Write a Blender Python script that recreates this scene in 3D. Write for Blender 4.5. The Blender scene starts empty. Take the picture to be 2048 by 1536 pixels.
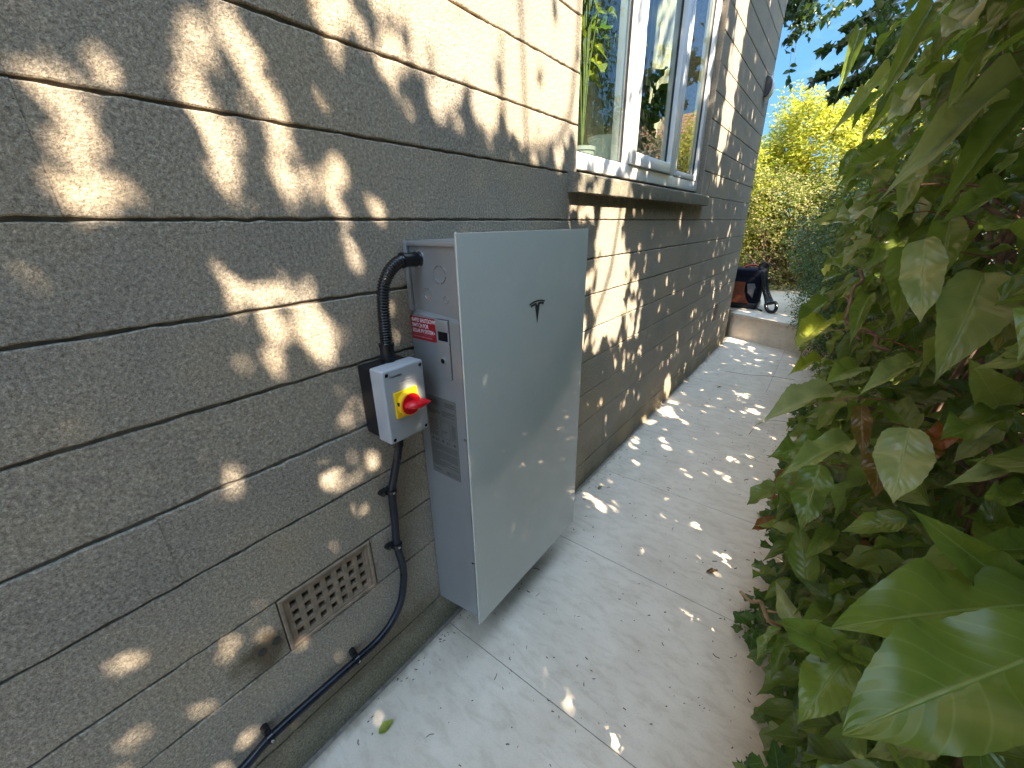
import bpy, bmesh, math, random
import numpy as np
from mathutils import Vector, Matrix, Euler
random.seed(7); RNG = np.random.default_rng(11)
SC = bpy.context.scene
COL = SC.collection
R = math.radians
# ------------------------------------------------------------------ camera
CAM_F = 801.69
CAM_E = Euler((1.19312, 0.01371, 0.65240), 'XYZ')
CAM_C = Vector((0.81269, -0.63445, 1.30220))
cd = bpy.data.cameras.new('camera'); cam = bpy.data.objects.new('camera', cd); COL.objects.link(cam)
cd.sensor_width = 36.0; cd.lens = 36.0 * CAM_F / 2048.0
cd.clip_start = 0.02; cd.clip_end = 600
cam.location = CAM_C; cam.rotation_euler = CAM_E
SC.camera = cam
# ------------------------------------------------------------------ light
SUN = Vector((0.95, -0.42, 1.0))            # towards the sun
SD = SUN.normalized()
EL = math.asin(SD.z); AZ = math.atan2(SD.x, SD.y)
W = bpy.data.worlds.new('World'); SC.world = W; W.use_nodes = True
nt = W.node_tree; nt.nodes.clear()
def N(t, typ, **kw):
    n = t.nodes.new(typ)
    for k, v in kw.items():
        if k.startswith('_'):
            n.inputs[k[1:].replace('_', ' ')].default_value = v
        else: setattr(n, k, v)
    return n
sky = N(nt, 'ShaderNodeTexSky', sky_type='NISHITA', sun_disc=False)
sky.sun_elevation = EL; sky.sun_rotation = AZ; sky.air_density = 1.0; sky.dust_density = 0.0; sky.ozone_density = 1.0; sky.altitude = 600
tc = N(nt, 'ShaderNodeTexCoord')
mp = N(nt, 'ShaderNodeMapping'); mp.inputs['Scale'].default_value = (1, 1, 2.2)
ns = N(nt, 'ShaderNodeTexNoise'); ns.inputs['Scale'].default_value = 3.1; ns.inputs['Detail'].default_value = 7; ns.inputs['Roughness'].default_value = 0.58
cr = N(nt, 'ShaderNodeValToRGB'); cr.color_ramp.elements[0].position = 0.56; cr.color_ramp.elements[1].position = 0.74
mx = N(nt, 'ShaderNodeMixRGB'); mx.inputs[2].default_value = (4.5, 4.6, 4.8, 1)
bg = N(nt, 'ShaderNodeBackground'); bg.inputs['Strength'].default_value = 0.14
wo = N(nt, 'ShaderNodeOutputWorld')
L = nt.links.new
L(tc.outputs['Generated'], mp.inputs[0]); L(mp.outputs[0], ns.inputs['Vector']); L(ns.outputs['Fac'], cr.inputs[0])
L(cr.outputs[0], mx.inputs[0]); L(sky.outputs[0], mx.inputs[1]); wt = N(nt, 'ShaderNodeMixRGB', blend_type='MULTIPLY'); wt.inputs[0].default_value = 1; wt.inputs[2].default_value = (1.0, .95, .86, 1); L(mx.outputs[0], wt.inputs[1]); 
# a clear deep sky: less horizon glare than the model gives
sz = N(nt, 'ShaderNodeSeparateXYZ'); L(tc.outputs['Generated'], sz.inputs[0]); gz = N(nt, 'ShaderNodeValToRGB'); L(sz.outputs['Z'], gz.inputs[0])
gz.color_ramp.elements[0].position = .08; gz.color_ramp.elements[0].color = (.052, .098, .150, 1); gz.color_ramp.elements[1].position = .78; gz.color_ramp.elements[1].color = (1.85, 1.62, 1.32, 1)
ge_ = gz.color_ramp.elements.new(.38); ge_.color = (.13, .21, .29, 1)
w2 = N(nt, 'ShaderNodeMixRGB', blend_type='MULTIPLY'); w2.inputs[0].default_value = 1; L(wt.outputs[0], w2.inputs[1]); L(gz.outputs[0], w2.inputs[2]); L(w2.outputs[0], bg.inputs[0]); L(bg.outputs[0], wo.inputs[0])
sl = bpy.data.lights.new('sun', 'SUN'); sl.energy = 2.45; sl.angle = R(0.53); sl.color = (1.0, 0.86, 0.68)
so = bpy.data.objects.new('sun', sl); COL.objects.link(so); so.rotation_euler = SD.to_track_quat('Z', 'Y').to_euler(); so.location = (6, -3, 8)
SC.view_settings.view_transform = 'Standard'; SC.view_settings.look = 'None'
SC.view_settings.exposure = 3.3; SC.view_settings.gamma = 1.0

# ------------------------------------------------------------------ helpers
def setp(o, label=None, cat=None, group=None, kind=None):
    if label: o['label'] = label
    if cat: o['category'] = cat
    if group: o['group'] = group
    if kind: o['kind'] = kind
    return o
def link(name, me, mats=None, parent=None):
    o = bpy.data.objects.new(name, me); COL.objects.link(o)
    if mats is not None:
        for m in (mats if isinstance(mats, (list, tuple)) else [mats]): me.materials.append(m)
    if parent: o.parent = parent
    return o
def empty(name, label, cat, loc=(0, 0, 0), group=None):
    o = bpy.data.objects.new(name, None); COL.objects.link(o); o.location = loc; o.empty_display_size = .05
    return setp(o, label, cat, group)
def obj(name, bm, mats, parent=None, smooth=False, angle=None):
    me = bpy.data.meshes.new(name); bmesh.ops.recalc_face_normals(bm, faces=bm.faces)
    bm.to_mesh(me); bm.free()
    if smooth or angle:
        me.polygons.foreach_set('use_smooth', [True] * len(me.polygons))
        if angle: me.set_sharp_from_angle(angle=R(angle))
    o = link(name, me, mats, parent)
    if parent is not None: o.matrix_parent_inverse = Matrix.Translation(-parent_world(parent))
    return o
def parent_world(p):
    if p.type != 'EMPTY': return Vector((0, 0, 0))      # mesh parents already sit at the world origin
    v = Vector(p.location)
    while p.parent: p = p.parent; v = v + Vector(p.location)
    return v
def box(bm, x0, x1, y0, y1, z0, z1, bev=0, seg=2, mi=0):
    M = Matrix.Translation(((x0 + x1) / 2, (y0 + y1) / 2, (z0 + z1) / 2)) @ Matrix.Diagonal((abs(x1 - x0), abs(y1 - y0), abs(z1 - z0), 1))
    r = bmesh.ops.create_cube(bm, size=1, matrix=M)
    fs = set(f for v in r['verts'] for f in v.link_faces)
    if bev:
        es = list(set(e for v in r['verts'] for e in v.link_edges))
        r2 = bmesh.ops.bevel(bm, geom=es, offset=bev, segments=seg, affect='EDGES', profile=.5, clamp_overlap=True)
        fs = set(r2['faces']) | set(f for f in fs if f.is_valid)
    for f in fs: f.material_index = mi
    return r
def cyl(bm, p0, p1, r0, r1=None, seg=24, caps=True, mi=0):
    r1 = r0 if r1 is None else r1
    p0 = Vector(p0); p1 = Vector(p1); d = (p1 - p0)
    q = d.to_track_quat('Z', 'Y').to_matrix().to_4x4()
    r = bmesh.ops.create_cone(bm, cap_ends=caps, segments=seg, radius1=r0, radius2=r1, depth=d.length, matrix=Matrix.Translation((p0 + p1) / 2) @ q)
    for v in r['verts']:
        for f in v.link_faces: f.material_index = mi
    return r
def catmull(pts, n=10):
    P = [Vector(p) for p in pts]; P = [P[0] * 2 - P[1]] + P + [P[-1] * 2 - P[-2]]; out = []
    for i in range(1, len(P) - 2):
        a, b, c, d = P[i - 1:i + 3]
        for k in range(n):
            t = k / n
            out.append(.5 * ((2 * b) + (c - a) * t + (2 * a - 5 * b + 4 * c - d) * t * t + (3 * b - a - 3 * c + d) * t ** 3))
    out.append(P[-2]); return out
def tube(bm, pts, rad, seg=12, caps=True):
    rings = []; n = len(pts); up = None
    for i, p in enumerate(pts):
        t = (Vector(pts[min(i + 1, n - 1)]) - Vector(pts[max(i - 1, 0)])).normalized()
        if up is None: up = t.orthogonal().normalized()
        up = (up - t * up.dot(t)).normalized(); s = t.cross(up)
        r = rad(i / (n - 1)) if callable(rad) else rad
        rings.append([bm.verts.new(Vector(p) + (up * math.cos(a) + s * math.sin(a)) * r) for a in [2 * math.pi * k / seg for k in range(seg)]])
    for a, b in zip(rings, rings[1:]):
        for k in range(seg): bm.faces.new((a[k], a[(k + 1) % seg], b[(k + 1) % seg], b[k]))
    if caps:
        bm.faces.new(rings[0][::-1]); bm.faces.new(rings[-1])
def prism(bm, poly, axis, a, b, mi=0):
    """poly: 2D points in the two remaining axes (order x,y,z), extruded from a to b along axis"""
    def mk(p, h):
        if axis == 0: return (h, p[0], p[1])
        if axis == 1: return (p[0], h, p[1])
        return (p[0], p[1], h)
    A = [bm.verts.new(mk(p, a)) for p in poly]; B = [bm.verts.new(mk(p, b)) for p in poly]; n = len(poly)
    fs = [bm.faces.new(A), bm.faces.new(B[::-1])]
    for i in range(n): fs.append(bm.faces.new((A[i], B[i], B[(i + 1) % n], A[(i + 1) % n])))
    for f in fs: f.material_index = mi
    return fs
def rrect(x0, x1, y0, y1, r, n=5):
    out = []
    for cx, cy, a0 in ((x1 - r, y1 - r, 0), (x0 + r, y1 - r, 90), (x0 + r, y0 + r, 180), (x1 - r, y0 + r, 270)):
        for k in range(n + 1):
            a = R(a0 + 90 * k / n); out.append((cx + r * math.cos(a), cy + r * math.sin(a)))
    return out
RM = CAM_E.to_matrix()
def at(px, py, depth):
    """world point seen at photo pixel (px,py) at a distance `depth` along the view axis"""
    return CAM_C + RM @ Vector(((px - 1024) / CAM_F * depth, -(py - 768) / CAM_F * depth, -depth))
def on(px, py, ax, v):
    d = RM @ Vector((px - 1024, -(py - 768), -CAM_F)); t = (v - CAM_C[ax]) / d[ax]
    return CAM_C + d * t

# ------------------------------------------------------------------ materials
def mat(name):
    m = bpy.data.materials.new(name); m.use_nodes = True; t = m.node_tree
    return m, t, t.nodes['Principled BSDF'], t.links.new
def plain(name, col, rough=.5, metal=0, coat=0, var=0.12, scale=30, bump=0, bscale=200, spec=.5):
    m, t, b, l = mat(name)
    b.inputs['Roughness'].default_value = rough; b.inputs['Metallic'].default_value = metal; b.inputs['Coat Weight'].default_value = coat
    b.inputs['Specular IOR Level'].default_value = spec
    tc = N(t, 'ShaderNodeTexCoord'); n = N(t, 'ShaderNodeTexNoise'); n.inputs['Scale'].default_value = scale; n.inputs['Detail'].default_value = 6
    r = N(t, 'ShaderNodeValToRGB'); c = Vector(col)
    r.color_ramp.elements[0].color = (*(c * (1 - var)), 1); r.color_ramp.elements[1].color = (*(c * (1 + var)), 1)
    r.color_ramp.elements[0].position = .3; r.color_ramp.elements[1].position = .7
    l(tc.outputs['Object'], n.inputs['Vector']); l(n.outputs['Fac'], r.inputs[0]); l(r.outputs[0], b.inputs['Base Color'])
    mr = N(t, 'ShaderNodeMapRange'); mr.inputs[3].default_value = max(0, rough - .06); mr.inputs[4].default_value = min(1, rough + .08)
    l(n.outputs['Fac'], mr.inputs[0]); l(mr.outputs[0], b.inputs['Roughness'])
    if bump:
        n2 = N(t, 'ShaderNodeTexNoise'); n2.inputs['Scale'].default_value = bscale; n2.inputs['Detail'].default_value = 4
        bp = N(t, 'ShaderNodeBump'); bp.inputs['Strength'].default_value = bump; bp.inputs['Distance'].default_value = .002
        l(tc.outputs['Object'], n2.inputs['Vector']); l(n2.outputs['Fac'], bp.inputs['Height']); l(bp.outputs[0], b.inputs['Normal'])
    return m
def ramp(t, pts):
    r = N(t, 'ShaderNodeValToRGB'); e = r.color_ramp.elements
    while len(e) < len(pts): e.new(.5)
    for i, (p, c) in enumerate(pts): e[i].position = p; e[i].color = (*c, 1)
    return r
def concrete(name, base=(.40, .342, .265), moss=True):
    """split concrete block with sand and grit in its face; stains and algae near the ground"""
    m, t, b, l = mat(name)
    tc = N(t, 'ShaderNodeTexCoord'); geo = N(t, 'ShaderNodeNewGeometry')
    O = tc.outputs['Object']
    def noise(s, d=5, ro=.6, vec=O):
        n = N(t, 'ShaderNodeTexNoise'); n.inputs['Scale'].default_value = s; n.inputs['Detail'].default_value = d; n.inputs['Roughness'].default_value = ro
        l(vec, n.inputs['Vector']); return n.outputs['Fac']
    c = Vector(base)
    grit = ramp(t, [(.34, c * .56), (.46, c * .86), (.56, c * 1.06), (.70, c * 1.5)]); l(noise(170, 3, .75), grit.inputs[0])
    fine = ramp(t, [(.38, (.72, .72, .74)), (.5, (1, 1, 1)), (.66, (1.25, 1.22, 1.15))]); l(noise(420, 2, .8), fine.inputs[0])
    big = ramp(t, [(.3, (.82, .84, .88)), (.5, (1, 1, 1)), (.72, (1.12, 1.04, .92))]); l(noise(3.2, 6, .65), big.inputs[0])
    mul = lambda a, bb, f=1.0: _mul(t, l, a, bb, f)
    col = mul(grit.outputs[0], fine.outputs[0], .8); col = mul(col, big.outputs[0])
    # one tone per block
    at_ = N(t, 'ShaderNodeAttribute', attribute_name='tint')
    bt = ramp(t, [(0, (.94, .95, .96)), (1, (1.05, 1.03, 1.0))]); l(at_.outputs['Fac'], bt.inputs[0]); col = mul(col, bt.outputs[0])
    # scattered lighter stones
    vo = N(t, 'ShaderNodeTexVoronoi'); vo.inputs['Scale'].default_value = 120; l(O, vo.inputs['Vector'])
    st = ramp(t, [(0, (1, 1, 1)), (.16, (0, 0, 0))]); l(vo.outputs['Distance'], st.inputs[0])
    sm = N(t, 'ShaderNodeMath', operation='MULTIPLY'); l(st.outputs[0], sm.inputs[0]); thr = ramp(t, [(.52, (0, 0, 0)), (.6, (1, 1, 1))]); l(noise(35, 2), thr.inputs[0]); l(thr.outputs[0], sm.inputs[1])
    mxs = N(t, 'ShaderNodeMixRGB'); mxs.inputs[2].default_value = (*(c * 1.7), 1); l(sm.outputs[0], mxs.inputs[0]); l(col, mxs.inputs[1]); col = mxs.outputs[0]
    sep = N(t, 'ShaderNodeSeparateXYZ'); l(O, sep.inputs[0])
    # rust brown seep by the air brick and along the pipe
    def blob(cy, cz, sy, sz, colr, amt):
        nonlocal col
        a = N(t, 'ShaderNodeMapping'); a.vector_type = 'POINT'; a.inputs['Location'].default_value = (0, -cy / sy, -cz / sz); a.inputs['Scale'].default_value = (0, 1 / sy, 1 / sz)
        l(O, a.inputs[0]); ln = N(t, 'ShaderNodeVectorMath', operation='LENGTH'); l(a.outputs[0], ln.inputs[0])
        ad = N(t, 'ShaderNodeMath', operation='ADD'); l(ln.outputs['Value'], ad.inputs[0]); nn = N(t, 'ShaderNodeMath', operation='MULTIPLY_ADD'); nn.inputs[1].default_value = 1.6; nn.inputs[2].default_value = -.8
        l(noise(22, 5), nn.inputs[0]); l(nn.outputs[0], ad.inputs[1])
        rr = ramp(t, [(.35, (1, 1, 1)), (1.0, (0, 0, 0))]); l(ad.outputs[0], rr.inputs[0])
        f = N(t, 'ShaderNodeMath', operation='MULTIPLY'); f.inputs[1].default_value = amt; l(rr.outputs[0], f.inputs[0])
        q = N(t, 'ShaderNodeMixRGB'); q.inputs[2].default_value = (*colr, 1); l(f.outputs[0], q.inputs[0]); l(col, q.inputs[1]); col = q.outputs[0]
    blob(-.49, .43, .075, .07, (.10, .07, .035), .85)
    blob(-.08, .62, .10, .22, (.20, .155, .10), .45)
    blob(-.25, .15, .4, .07, (.17, .125, .07), .6)
    blob(.3, 1.40, 1.9, .04, (.2, .18, .13), .0)
    blob(1.7, 1.39, .95, .05, (.12, .11, .075), .75)  # dark band under the sill: its shadow put into the wall colour
    if moss:
        zz = N(t, 'ShaderNodeMath', operation='MULTIPLY_ADD'); zz.inputs[1].default_value = .35; l(noise(5, 6), zz.inputs[0]); l(sep.outputs['Z'], zz.inputs[2])
        gr = ramp(t, [(.20, (1, 1, 1)), (.42, (0, 0, 0))]); l(zz.outputs[0], gr.inputs[0])
        f = N(t, 'ShaderNodeMath', operation='MULTIPLY'); f.inputs[1].default_value = .72; l(gr.outputs[0], f.inputs[0])
        q = N(t, 'ShaderNodeMixRGB', blend_type='MULTIPLY'); q.inputs[2].default_value = (.45, .46, .34, 1); l(f.outputs[0], q.inputs[0]); l(col, q.inputs[1]); col = q.outputs[0]
    l(col, b.inputs['Base Color']); b.inputs['Roughness'].default_value = .93; b.inputs['Specular IOR Level'].default_value = .25
    n1 = N(t, 'ShaderNodeMath', operation='ADD'); l(noise(260, 4, .75), n1.inputs[0]); l(noise(70, 3, .6), n1.inputs[1])
    bp = N(t, 'ShaderNodeBump'); bp.inputs['Strength'].default_value = .85; bp.inputs['Distance'].default_value = .0035
    l(n1.outputs[0], bp.inputs['Height']); l(bp.outputs[0], b.inputs['Normal'])
    return m
def _mul(t, l, a, bb, f=1.0):
    q = N(t, 'ShaderNodeMixRGB', blend_type='MULTIPLY'); q.inputs[0].default_value = f; l(a, q.inputs[1]); l(bb, q.inputs[2]); return q.outputs[0]
def paving_mat(name):
    m, t, b, l = mat(name)
    tc = N(t, 'ShaderNodeTexCoord'); O = tc.outputs['Object']
    def noise(s, d=6, ro=.6, sc=(1, 1, 1)):
        mp = N(t, 'ShaderNodeMapping'); mp.inputs['Scale'].default_value = sc; l(O, mp.inputs[0])
        n = N(t, 'ShaderNodeTexNoise'); n.inputs['Scale'].default_value = s; n.inputs['Detail'].default_value = d; n.inputs['Roughness'].default_value = ro; n.inputs['Distortion'].default_value = .4
        l(mp.outputs[0], n.inputs['Vector']); return n.outputs['Fac']
    a = ramp(t, [(.3, (.56, .475, .375)), (.5, (.625, .54, .435)), (.7, (.675, .595, .49))]); l(noise(5, 8, .62), a.inputs[0])
    v = ramp(t, [(.38, (.86, .83, .79)), (.5, (1, 1, 1)), (.62, (1.05, 1.04, 1.03))]); l(noise(26, 7, .7, (.5, 1.3, 1)), v.inputs[0])
    g = ramp(t, [(.30, (.80, .76, .70)), (.42, (1, 1, 1)), (.7, (1.05, 1.05, 1.05))]); l(noise(240, 3, .7), g.inputs[0])
    col = _mul(t, l, a.outputs[0], v.outputs[0], .75); col = _mul(t, l, col, g.outputs[0], .7)
    vo = N(t, 'ShaderNodeTexVoronoi'); vo.inputs['Scale'].default_value = 42; l(O, vo.inputs['Vector'])
    d = ramp(t, [(.03, (1, 1, 1)), (.10, (0, 0, 0))]); l(vo.outputs['Distance'], d.inputs[0])
    th = ramp(t, [(.58, (0, 0, 0)), (.64, (.8, .8, .8))]); l(noise(9, 2), th.inputs[0])
    f = N(t, 'ShaderNodeMath', operation='MULTIPLY'); l(d.outputs[0], f.inputs[0]); l(th.outputs[0], f.inputs[1])
    q = N(t, 'ShaderNodeMixRGB'); q.inputs[2].default_value = (.14, .12, .10, 1); l(f.outputs[0], q.inputs[0]); l(col, q.inputs[1])
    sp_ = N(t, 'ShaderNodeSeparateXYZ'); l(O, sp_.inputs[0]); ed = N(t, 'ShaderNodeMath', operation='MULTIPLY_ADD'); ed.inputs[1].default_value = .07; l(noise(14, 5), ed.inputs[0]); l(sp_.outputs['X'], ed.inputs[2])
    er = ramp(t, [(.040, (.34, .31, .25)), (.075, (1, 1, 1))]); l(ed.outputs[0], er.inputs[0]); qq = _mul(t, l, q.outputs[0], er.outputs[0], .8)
    l(qq, b.inputs['Base Color']); b.inputs['Roughness'].default_value = .62; b.inputs['Specular IOR Level'].default_value = .4
    bp = N(t, 'ShaderNodeBump'); bp.inputs['Strength'].default_value = .25; bp.inputs['Distance'].default_value = .001
    l(noise(120, 4), bp.inputs['Height']); l(bp.outputs[0], b.inputs['Normal'])
    return m
def leaf_mat(name, cols, veins=True, rough=.29, trans=.35, vein_n=9., tcol=(.25, .42, .05)):
    """cols: [(pos,colour)] chosen per leaf by its own tint"""
    m, t, b, l = mat(name)
    at_ = N(t, 'ShaderNodeAttribute', attribute_name='tint'); r = ramp(t, cols); l(at_.outputs['Fac'], r.inputs[0]); col = r.outputs[0]
    tc = N(t, 'ShaderNodeTexCoord')
    nz = N(t, 'ShaderNodeTexNoise'); nz.inputs['Scale'].default_value = 28; nz.inputs['Detail'].default_value = 4; l(tc.outputs['Object'], nz.inputs['Vector'])
    v = ramp(t, [(.3, (.78, .82, .75)), (.7, (1.2, 1.15, 1.1))]); l(nz.outputs['Fac'], v.inputs[0]); col = _mul(t, l, col, v.outputs[0])
    if veins:
        uv = N(t, 'ShaderNodeUVMap'); sp = N(t, 'ShaderNodeSeparateXYZ'); l(uv.outputs[0], sp.inputs[0])
        ab = N(t, 'ShaderNodeMath', operation='ABSOLUTE'); l(sp.outputs['X'], ab.inputs[0])
        mid = ramp(t, [(.016, (1, 1, 1)), (.048, (0, 0, 0))]); l(ab.outputs[0], mid.inputs[0])
        k = N(t, 'ShaderNodeMath', operation='MULTIPLY_ADD'); k.inputs[1].default_value = -.22; l(ab.outputs[0], k.inputs[0]); l(sp.outputs['Y'], k.inputs[2])
        k2 = N(t, 'ShaderNodeMath', operation='MULTIPLY'); k2.inputs[1].default_value = vein_n; l(k.outputs[0], k2.inputs[0])
        fr = N(t, 'ShaderNodeMath', operation='PINGPONG'); fr.inputs[1].default_value = .5; l(k2.outputs[0], fr.inputs[0])
        sv = ramp(t, [(.01, (.4, .4, .4)), (.07, (0, 0, 0))]); l(fr.outputs[0], sv.inputs[0])
        mxv = N(t, 'ShaderNodeMath', operation='MAXIMUM'); l(mid.outputs[0], mxv.inputs[0]); l(sv.outputs[0], mxv.inputs[1])
        f = N(t, 'ShaderNodeMath', operation='MULTIPLY'); f.inputs[1].default_value = .40; l(mxv.outputs[0], f.inputs[0])
        q = N(t, 'ShaderNodeMixRGB'); q.inputs[2].default_value = (.34, .42, .15, 1); l(f.outputs[0], q.inputs[0]); l(col, q.inputs[1]); col = q.outputs[0]
        # leaf blade puffs up between side veins
        hh = N(t, 'ShaderNodeMath', operation='SUBTRACT'); l(fr.outputs[0], hh.inputs[0]); l(mid.outputs[0], hh.inputs[1])
        bp = N(t, 'ShaderNodeBump'); bp.inputs['Strength'].default_value = .5; bp.inputs['Distance'].default_value = .0022; l(hh.outputs[0], bp.inputs['Height']); l(bp.outputs[0], b.inputs['Normal'])
    l(col, b.inputs['Base Color']); b.inputs['Roughness'].default_value = rough; b.inputs['Specular IOR Level'].default_value = .5
    tr = N(t, 'ShaderNodeBsdfTranslucent'); q2 = N(t, 'ShaderNodeMixRGB', blend_type='MIX'); q2.inputs[0].default_value = .5; q2.inputs[2].default_value = (*tcol, 1); l(col, q2.inputs[1]); l(q2.outputs[0], tr.inputs[0])
    ms = N(t, 'ShaderNodeMixShader'); ms.inputs[0].default_value = trans; l(b.outputs[0], ms.inputs[1]); l(tr.outputs[0], ms.inputs[2])
    l(ms.outputs[0], t.nodes['Material Output'].inputs[0])
    return m
M = {}
M['block'] = concrete('concrete_block')
M['mortar'] = plain('mortar', (.20, .18, .15), .95, var=.35, scale=60, bump=.6)
M['joint'] = plain('grout', (.20, .17, .14), .95, var=.3, scale=50)
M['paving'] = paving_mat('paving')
M['sill'] = concrete('cast_sill', (.27, .24, .18), False)
M['frame'] = plain('white_upvc', (.80, .80, .80), .3, var=.03, scale=10)
M['gasket'] = plain('gasket', (.03, .03, .03), .6)
M['case'] = plain('silver_coated_steel', (.30, .30, .295), .34, metal=.35, var=.04, scale=14, bump=.06, bscale=900)
def dusty():
    m, t, b, l = mat('pale_painted_glass'); tc = N(t, 'ShaderNodeTexCoord')
    n = N(t, 'ShaderNodeTexNoise'); n.inputs['Scale'].default_value = 9; n.inputs['Detail'].default_value = 9; n.inputs['Roughness'].default_value = .7; l(tc.outputs['Object'], n.inputs['Vector'])
    n2 = N(t, 'ShaderNodeTexNoise'); n2.inputs['Scale'].default_value = 130; n2.inputs['Detail'].default_value = 3; l(tc.outputs['Object'], n2.inputs['Vector'])
    r = ramp(t, [(.50, (.51, .52, .475)), (.72, (.545, .545, .495))]); a = N(t, 'ShaderNodeMath', operation='MULTIPLY_ADD'); a.inputs[1].default_value = .28; l(n2.outputs['Fac'], a.inputs[0]); s2 = N(t, 'ShaderNodeMath', operation='MULTIPLY'); s2.inputs[1].default_value = .85; l(n.outputs['Fac'], s2.inputs[0]); l(s2.outputs[0], a.inputs[2]); l(a.outputs[0], r.inputs[0]); l(r.outputs[0], b.inputs['Base Color'])
    rr = ramp(t, [(.45, (.03,) * 3), (.85, (.16,) * 3)]); l(a.outputs[0], rr.inputs[0]); l(rr.outputs[0], b.inputs['Roughness']); b.inputs['Specular IOR Level'].default_value = .75; b.inputs['IOR'].default_value = 1.6
    return m
M['glassfront'] = dusty()
M['chrome'] = plain('bright_zinc', (.75, .76, .78), .22, metal=1, var=.05)
M['black'] = plain('black_plastic', (.010, .010, .012), .38, spec=.35, var=.25, scale=40)
M['blackgloss'] = plain('black_gloss', (.01, .01, .011), .15, var=.1)
M['pvc'] = plain('black_pvc_conduit', (.010, .012, .018), .28, spec=.35, var=.4, scale=25)
M['greybox'] = plain('grey_enclosure', (.36, .375, .39), .42, var=.03, scale=12, bump=.08, bscale=1200)
M['yellow'] = plain('yellow_plastic', (.83, .50, .01), .35, var=.04)
M['red'] = plain('red_plastic', (.62, .008, .018), .25, var=.06)
M['redlabel'] = plain('red_label', (.30, .006, .014), .45, var=.05)
M['ink'] = plain('dark_print', (.03, .035, .04), .4, var=.1)
M['inklight'] = plain('grey_print', (.045, .045, .043), .5, var=.1)
M['white'] = plain('white_print', (.75, .74, .72), .5, var=.04)
M['pink'] = plain('faint_pink_print', (.55, .22, .22), .5, var=.04)
M['spec'] = plain('silver_grey_label', (.13, .13, .12), .5, var=.05)
M['terra'] = plain('buff_clay', (.25, .185, .125), .85, var=.25, scale=45, bump=.4, bscale=300)
M['dark'] = plain('dark_void', (.01, .009, .008), .95)
M['soil'] = plain('soil', (.055, .038, .025), .98, var=.5, scale=20, bump=1.0, bscale=60)
M['bark'] = plain('bark', (.16, .10, .065), .85, var=.4, scale=50, bump=.6, bscale=150)
M['redstem'] = plain('young_red_stem', (.20, .085, .05), .6, var=.4, scale=60)
M['tanstick'] = plain('cut_stick', (.42, .25, .13), .8, var=.25, scale=60)
M['litter'] = plain('dry_debris', (.09, .055, .035), .9, var=.5, scale=60)
M['render'] = plain('pale_render', (.55, .50, .43), .9, var=.08, scale=8)
M['navy'] = plain('navy_fabric', (.008, .009, .018), .9, spec=.15, var=.3, scale=60)
M['orange'] = plain('orange_fabric', (.16, .038, .010), .75, var=.15)
M['greyfab'] = plain('grey_fabric', (.16, .15, .16), .8, var=.15)
M['plaster'] = plain('interior_plaster', (.62, .60, .50), .9, var=.05)
M['curtain'] = plain('cream_curtain', (.66, .64, .50), .9, var=.06)
M['greenstem'] = plain('green_stem', (.13, .17, .05), .6, var=.3)
M['pot'] = plain('pale_glazed_pot', (.62, .74, .70), .3, var=.04)
M['pot2'] = plain('grey_glazed_pot', (.35, .38, .38), .3, var=.04)
def window_glass():
    m, t, b, l = mat('window_glass')
    fr = N(t, 'ShaderNodeFresnel'); fr.inputs[0].default_value = 1.52
    k = N(t, 'ShaderNodeMath', operation='MULTIPLY_ADD'); k.inputs[1].default_value = 1.25; k.inputs[2].default_value = .04; k.use_clamp = True; l(fr.outputs[0], k.inputs[0])
    ge = N(t, 'ShaderNodeNewGeometry'); inv = N(t, 'ShaderNodeMath', operation='SUBTRACT'); inv.inputs[0].default_value = 1; l(ge.outputs['Backfacing'], inv.inputs[1])
    k0 = k; k = N(t, 'ShaderNodeMath', operation='MULTIPLY'); l(k0.outputs[0], k.inputs[0]); l(inv.outputs[0], k.inputs[1])      # reflect at the outer skin only
    tr = N(t, 'ShaderNodeBsdfTransparent'); tr.inputs[0].default_value = (.86, .90, .87, 1)
    gl = N(t, 'ShaderNodeBsdfGlossy'); gl.inputs['Roughness'].default_value = .005
    n = N(t, 'ShaderNodeTexNoise'); n.inputs['Scale'].default_value = 1.6; tc = N(t, 'ShaderNodeTexCoord'); l(tc.outputs['Object'], n.inputs['Vector'])
    bp = N(t, 'ShaderNodeBump'); bp.inputs['Strength'].default_value = .25; bp.inputs['Distance'].default_value = .004; l(n.outputs['Fac'], bp.inputs['Height']); l(bp.outputs[0], gl.inputs['Normal'])
    ms = N(t, 'ShaderNodeMixShader'); l(k.outputs[0], ms.inputs[0]); l(tr.outputs[0], ms.inputs[1]); l(gl.outputs[0], ms.inputs[2]); l(ms.outputs[0], t.nodes['Material Output'].inputs[0])
    return m
M['glass'] = window_glass()
GREENS = [(0, (.042, .068, .012)), (.35, (.095, .14, .022)), (.62, (.165, .215, .038)), (.84, (.29, .31, .14)), (.90, (.30, .34, .03)), (.95, (.12, .055, .02)), (1, (.22, .05, .015))]
M['laurel'] = leaf_mat('broad_leaf', GREENS)
M['ivy'] = leaf_mat('ivy_leaf', [(0, (.020, .050, .012)), (.5, (.045, .10, .020)), (.9, (.10, .17, .035)), (1, (.25, .25, .04))], rough=.42, vein_n=5)
M['smallleaf'] = leaf_mat('small_leaf', [(0, (.020, .045, .012)), (.6, (.050, .095, .022)), (1, (.11, .16, .04))], veins=False, rough=.42)
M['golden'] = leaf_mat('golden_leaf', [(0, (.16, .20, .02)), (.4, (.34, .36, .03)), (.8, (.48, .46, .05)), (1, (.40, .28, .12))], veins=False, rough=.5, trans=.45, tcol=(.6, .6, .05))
M['darkleaf'] = leaf_mat('dark_leaf', [(0, (.012, .028, .010)), (.7, (.035, .065, .018)), (1, (.06, .10, .03))], veins=False, rough=.4, trans=.22)
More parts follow.
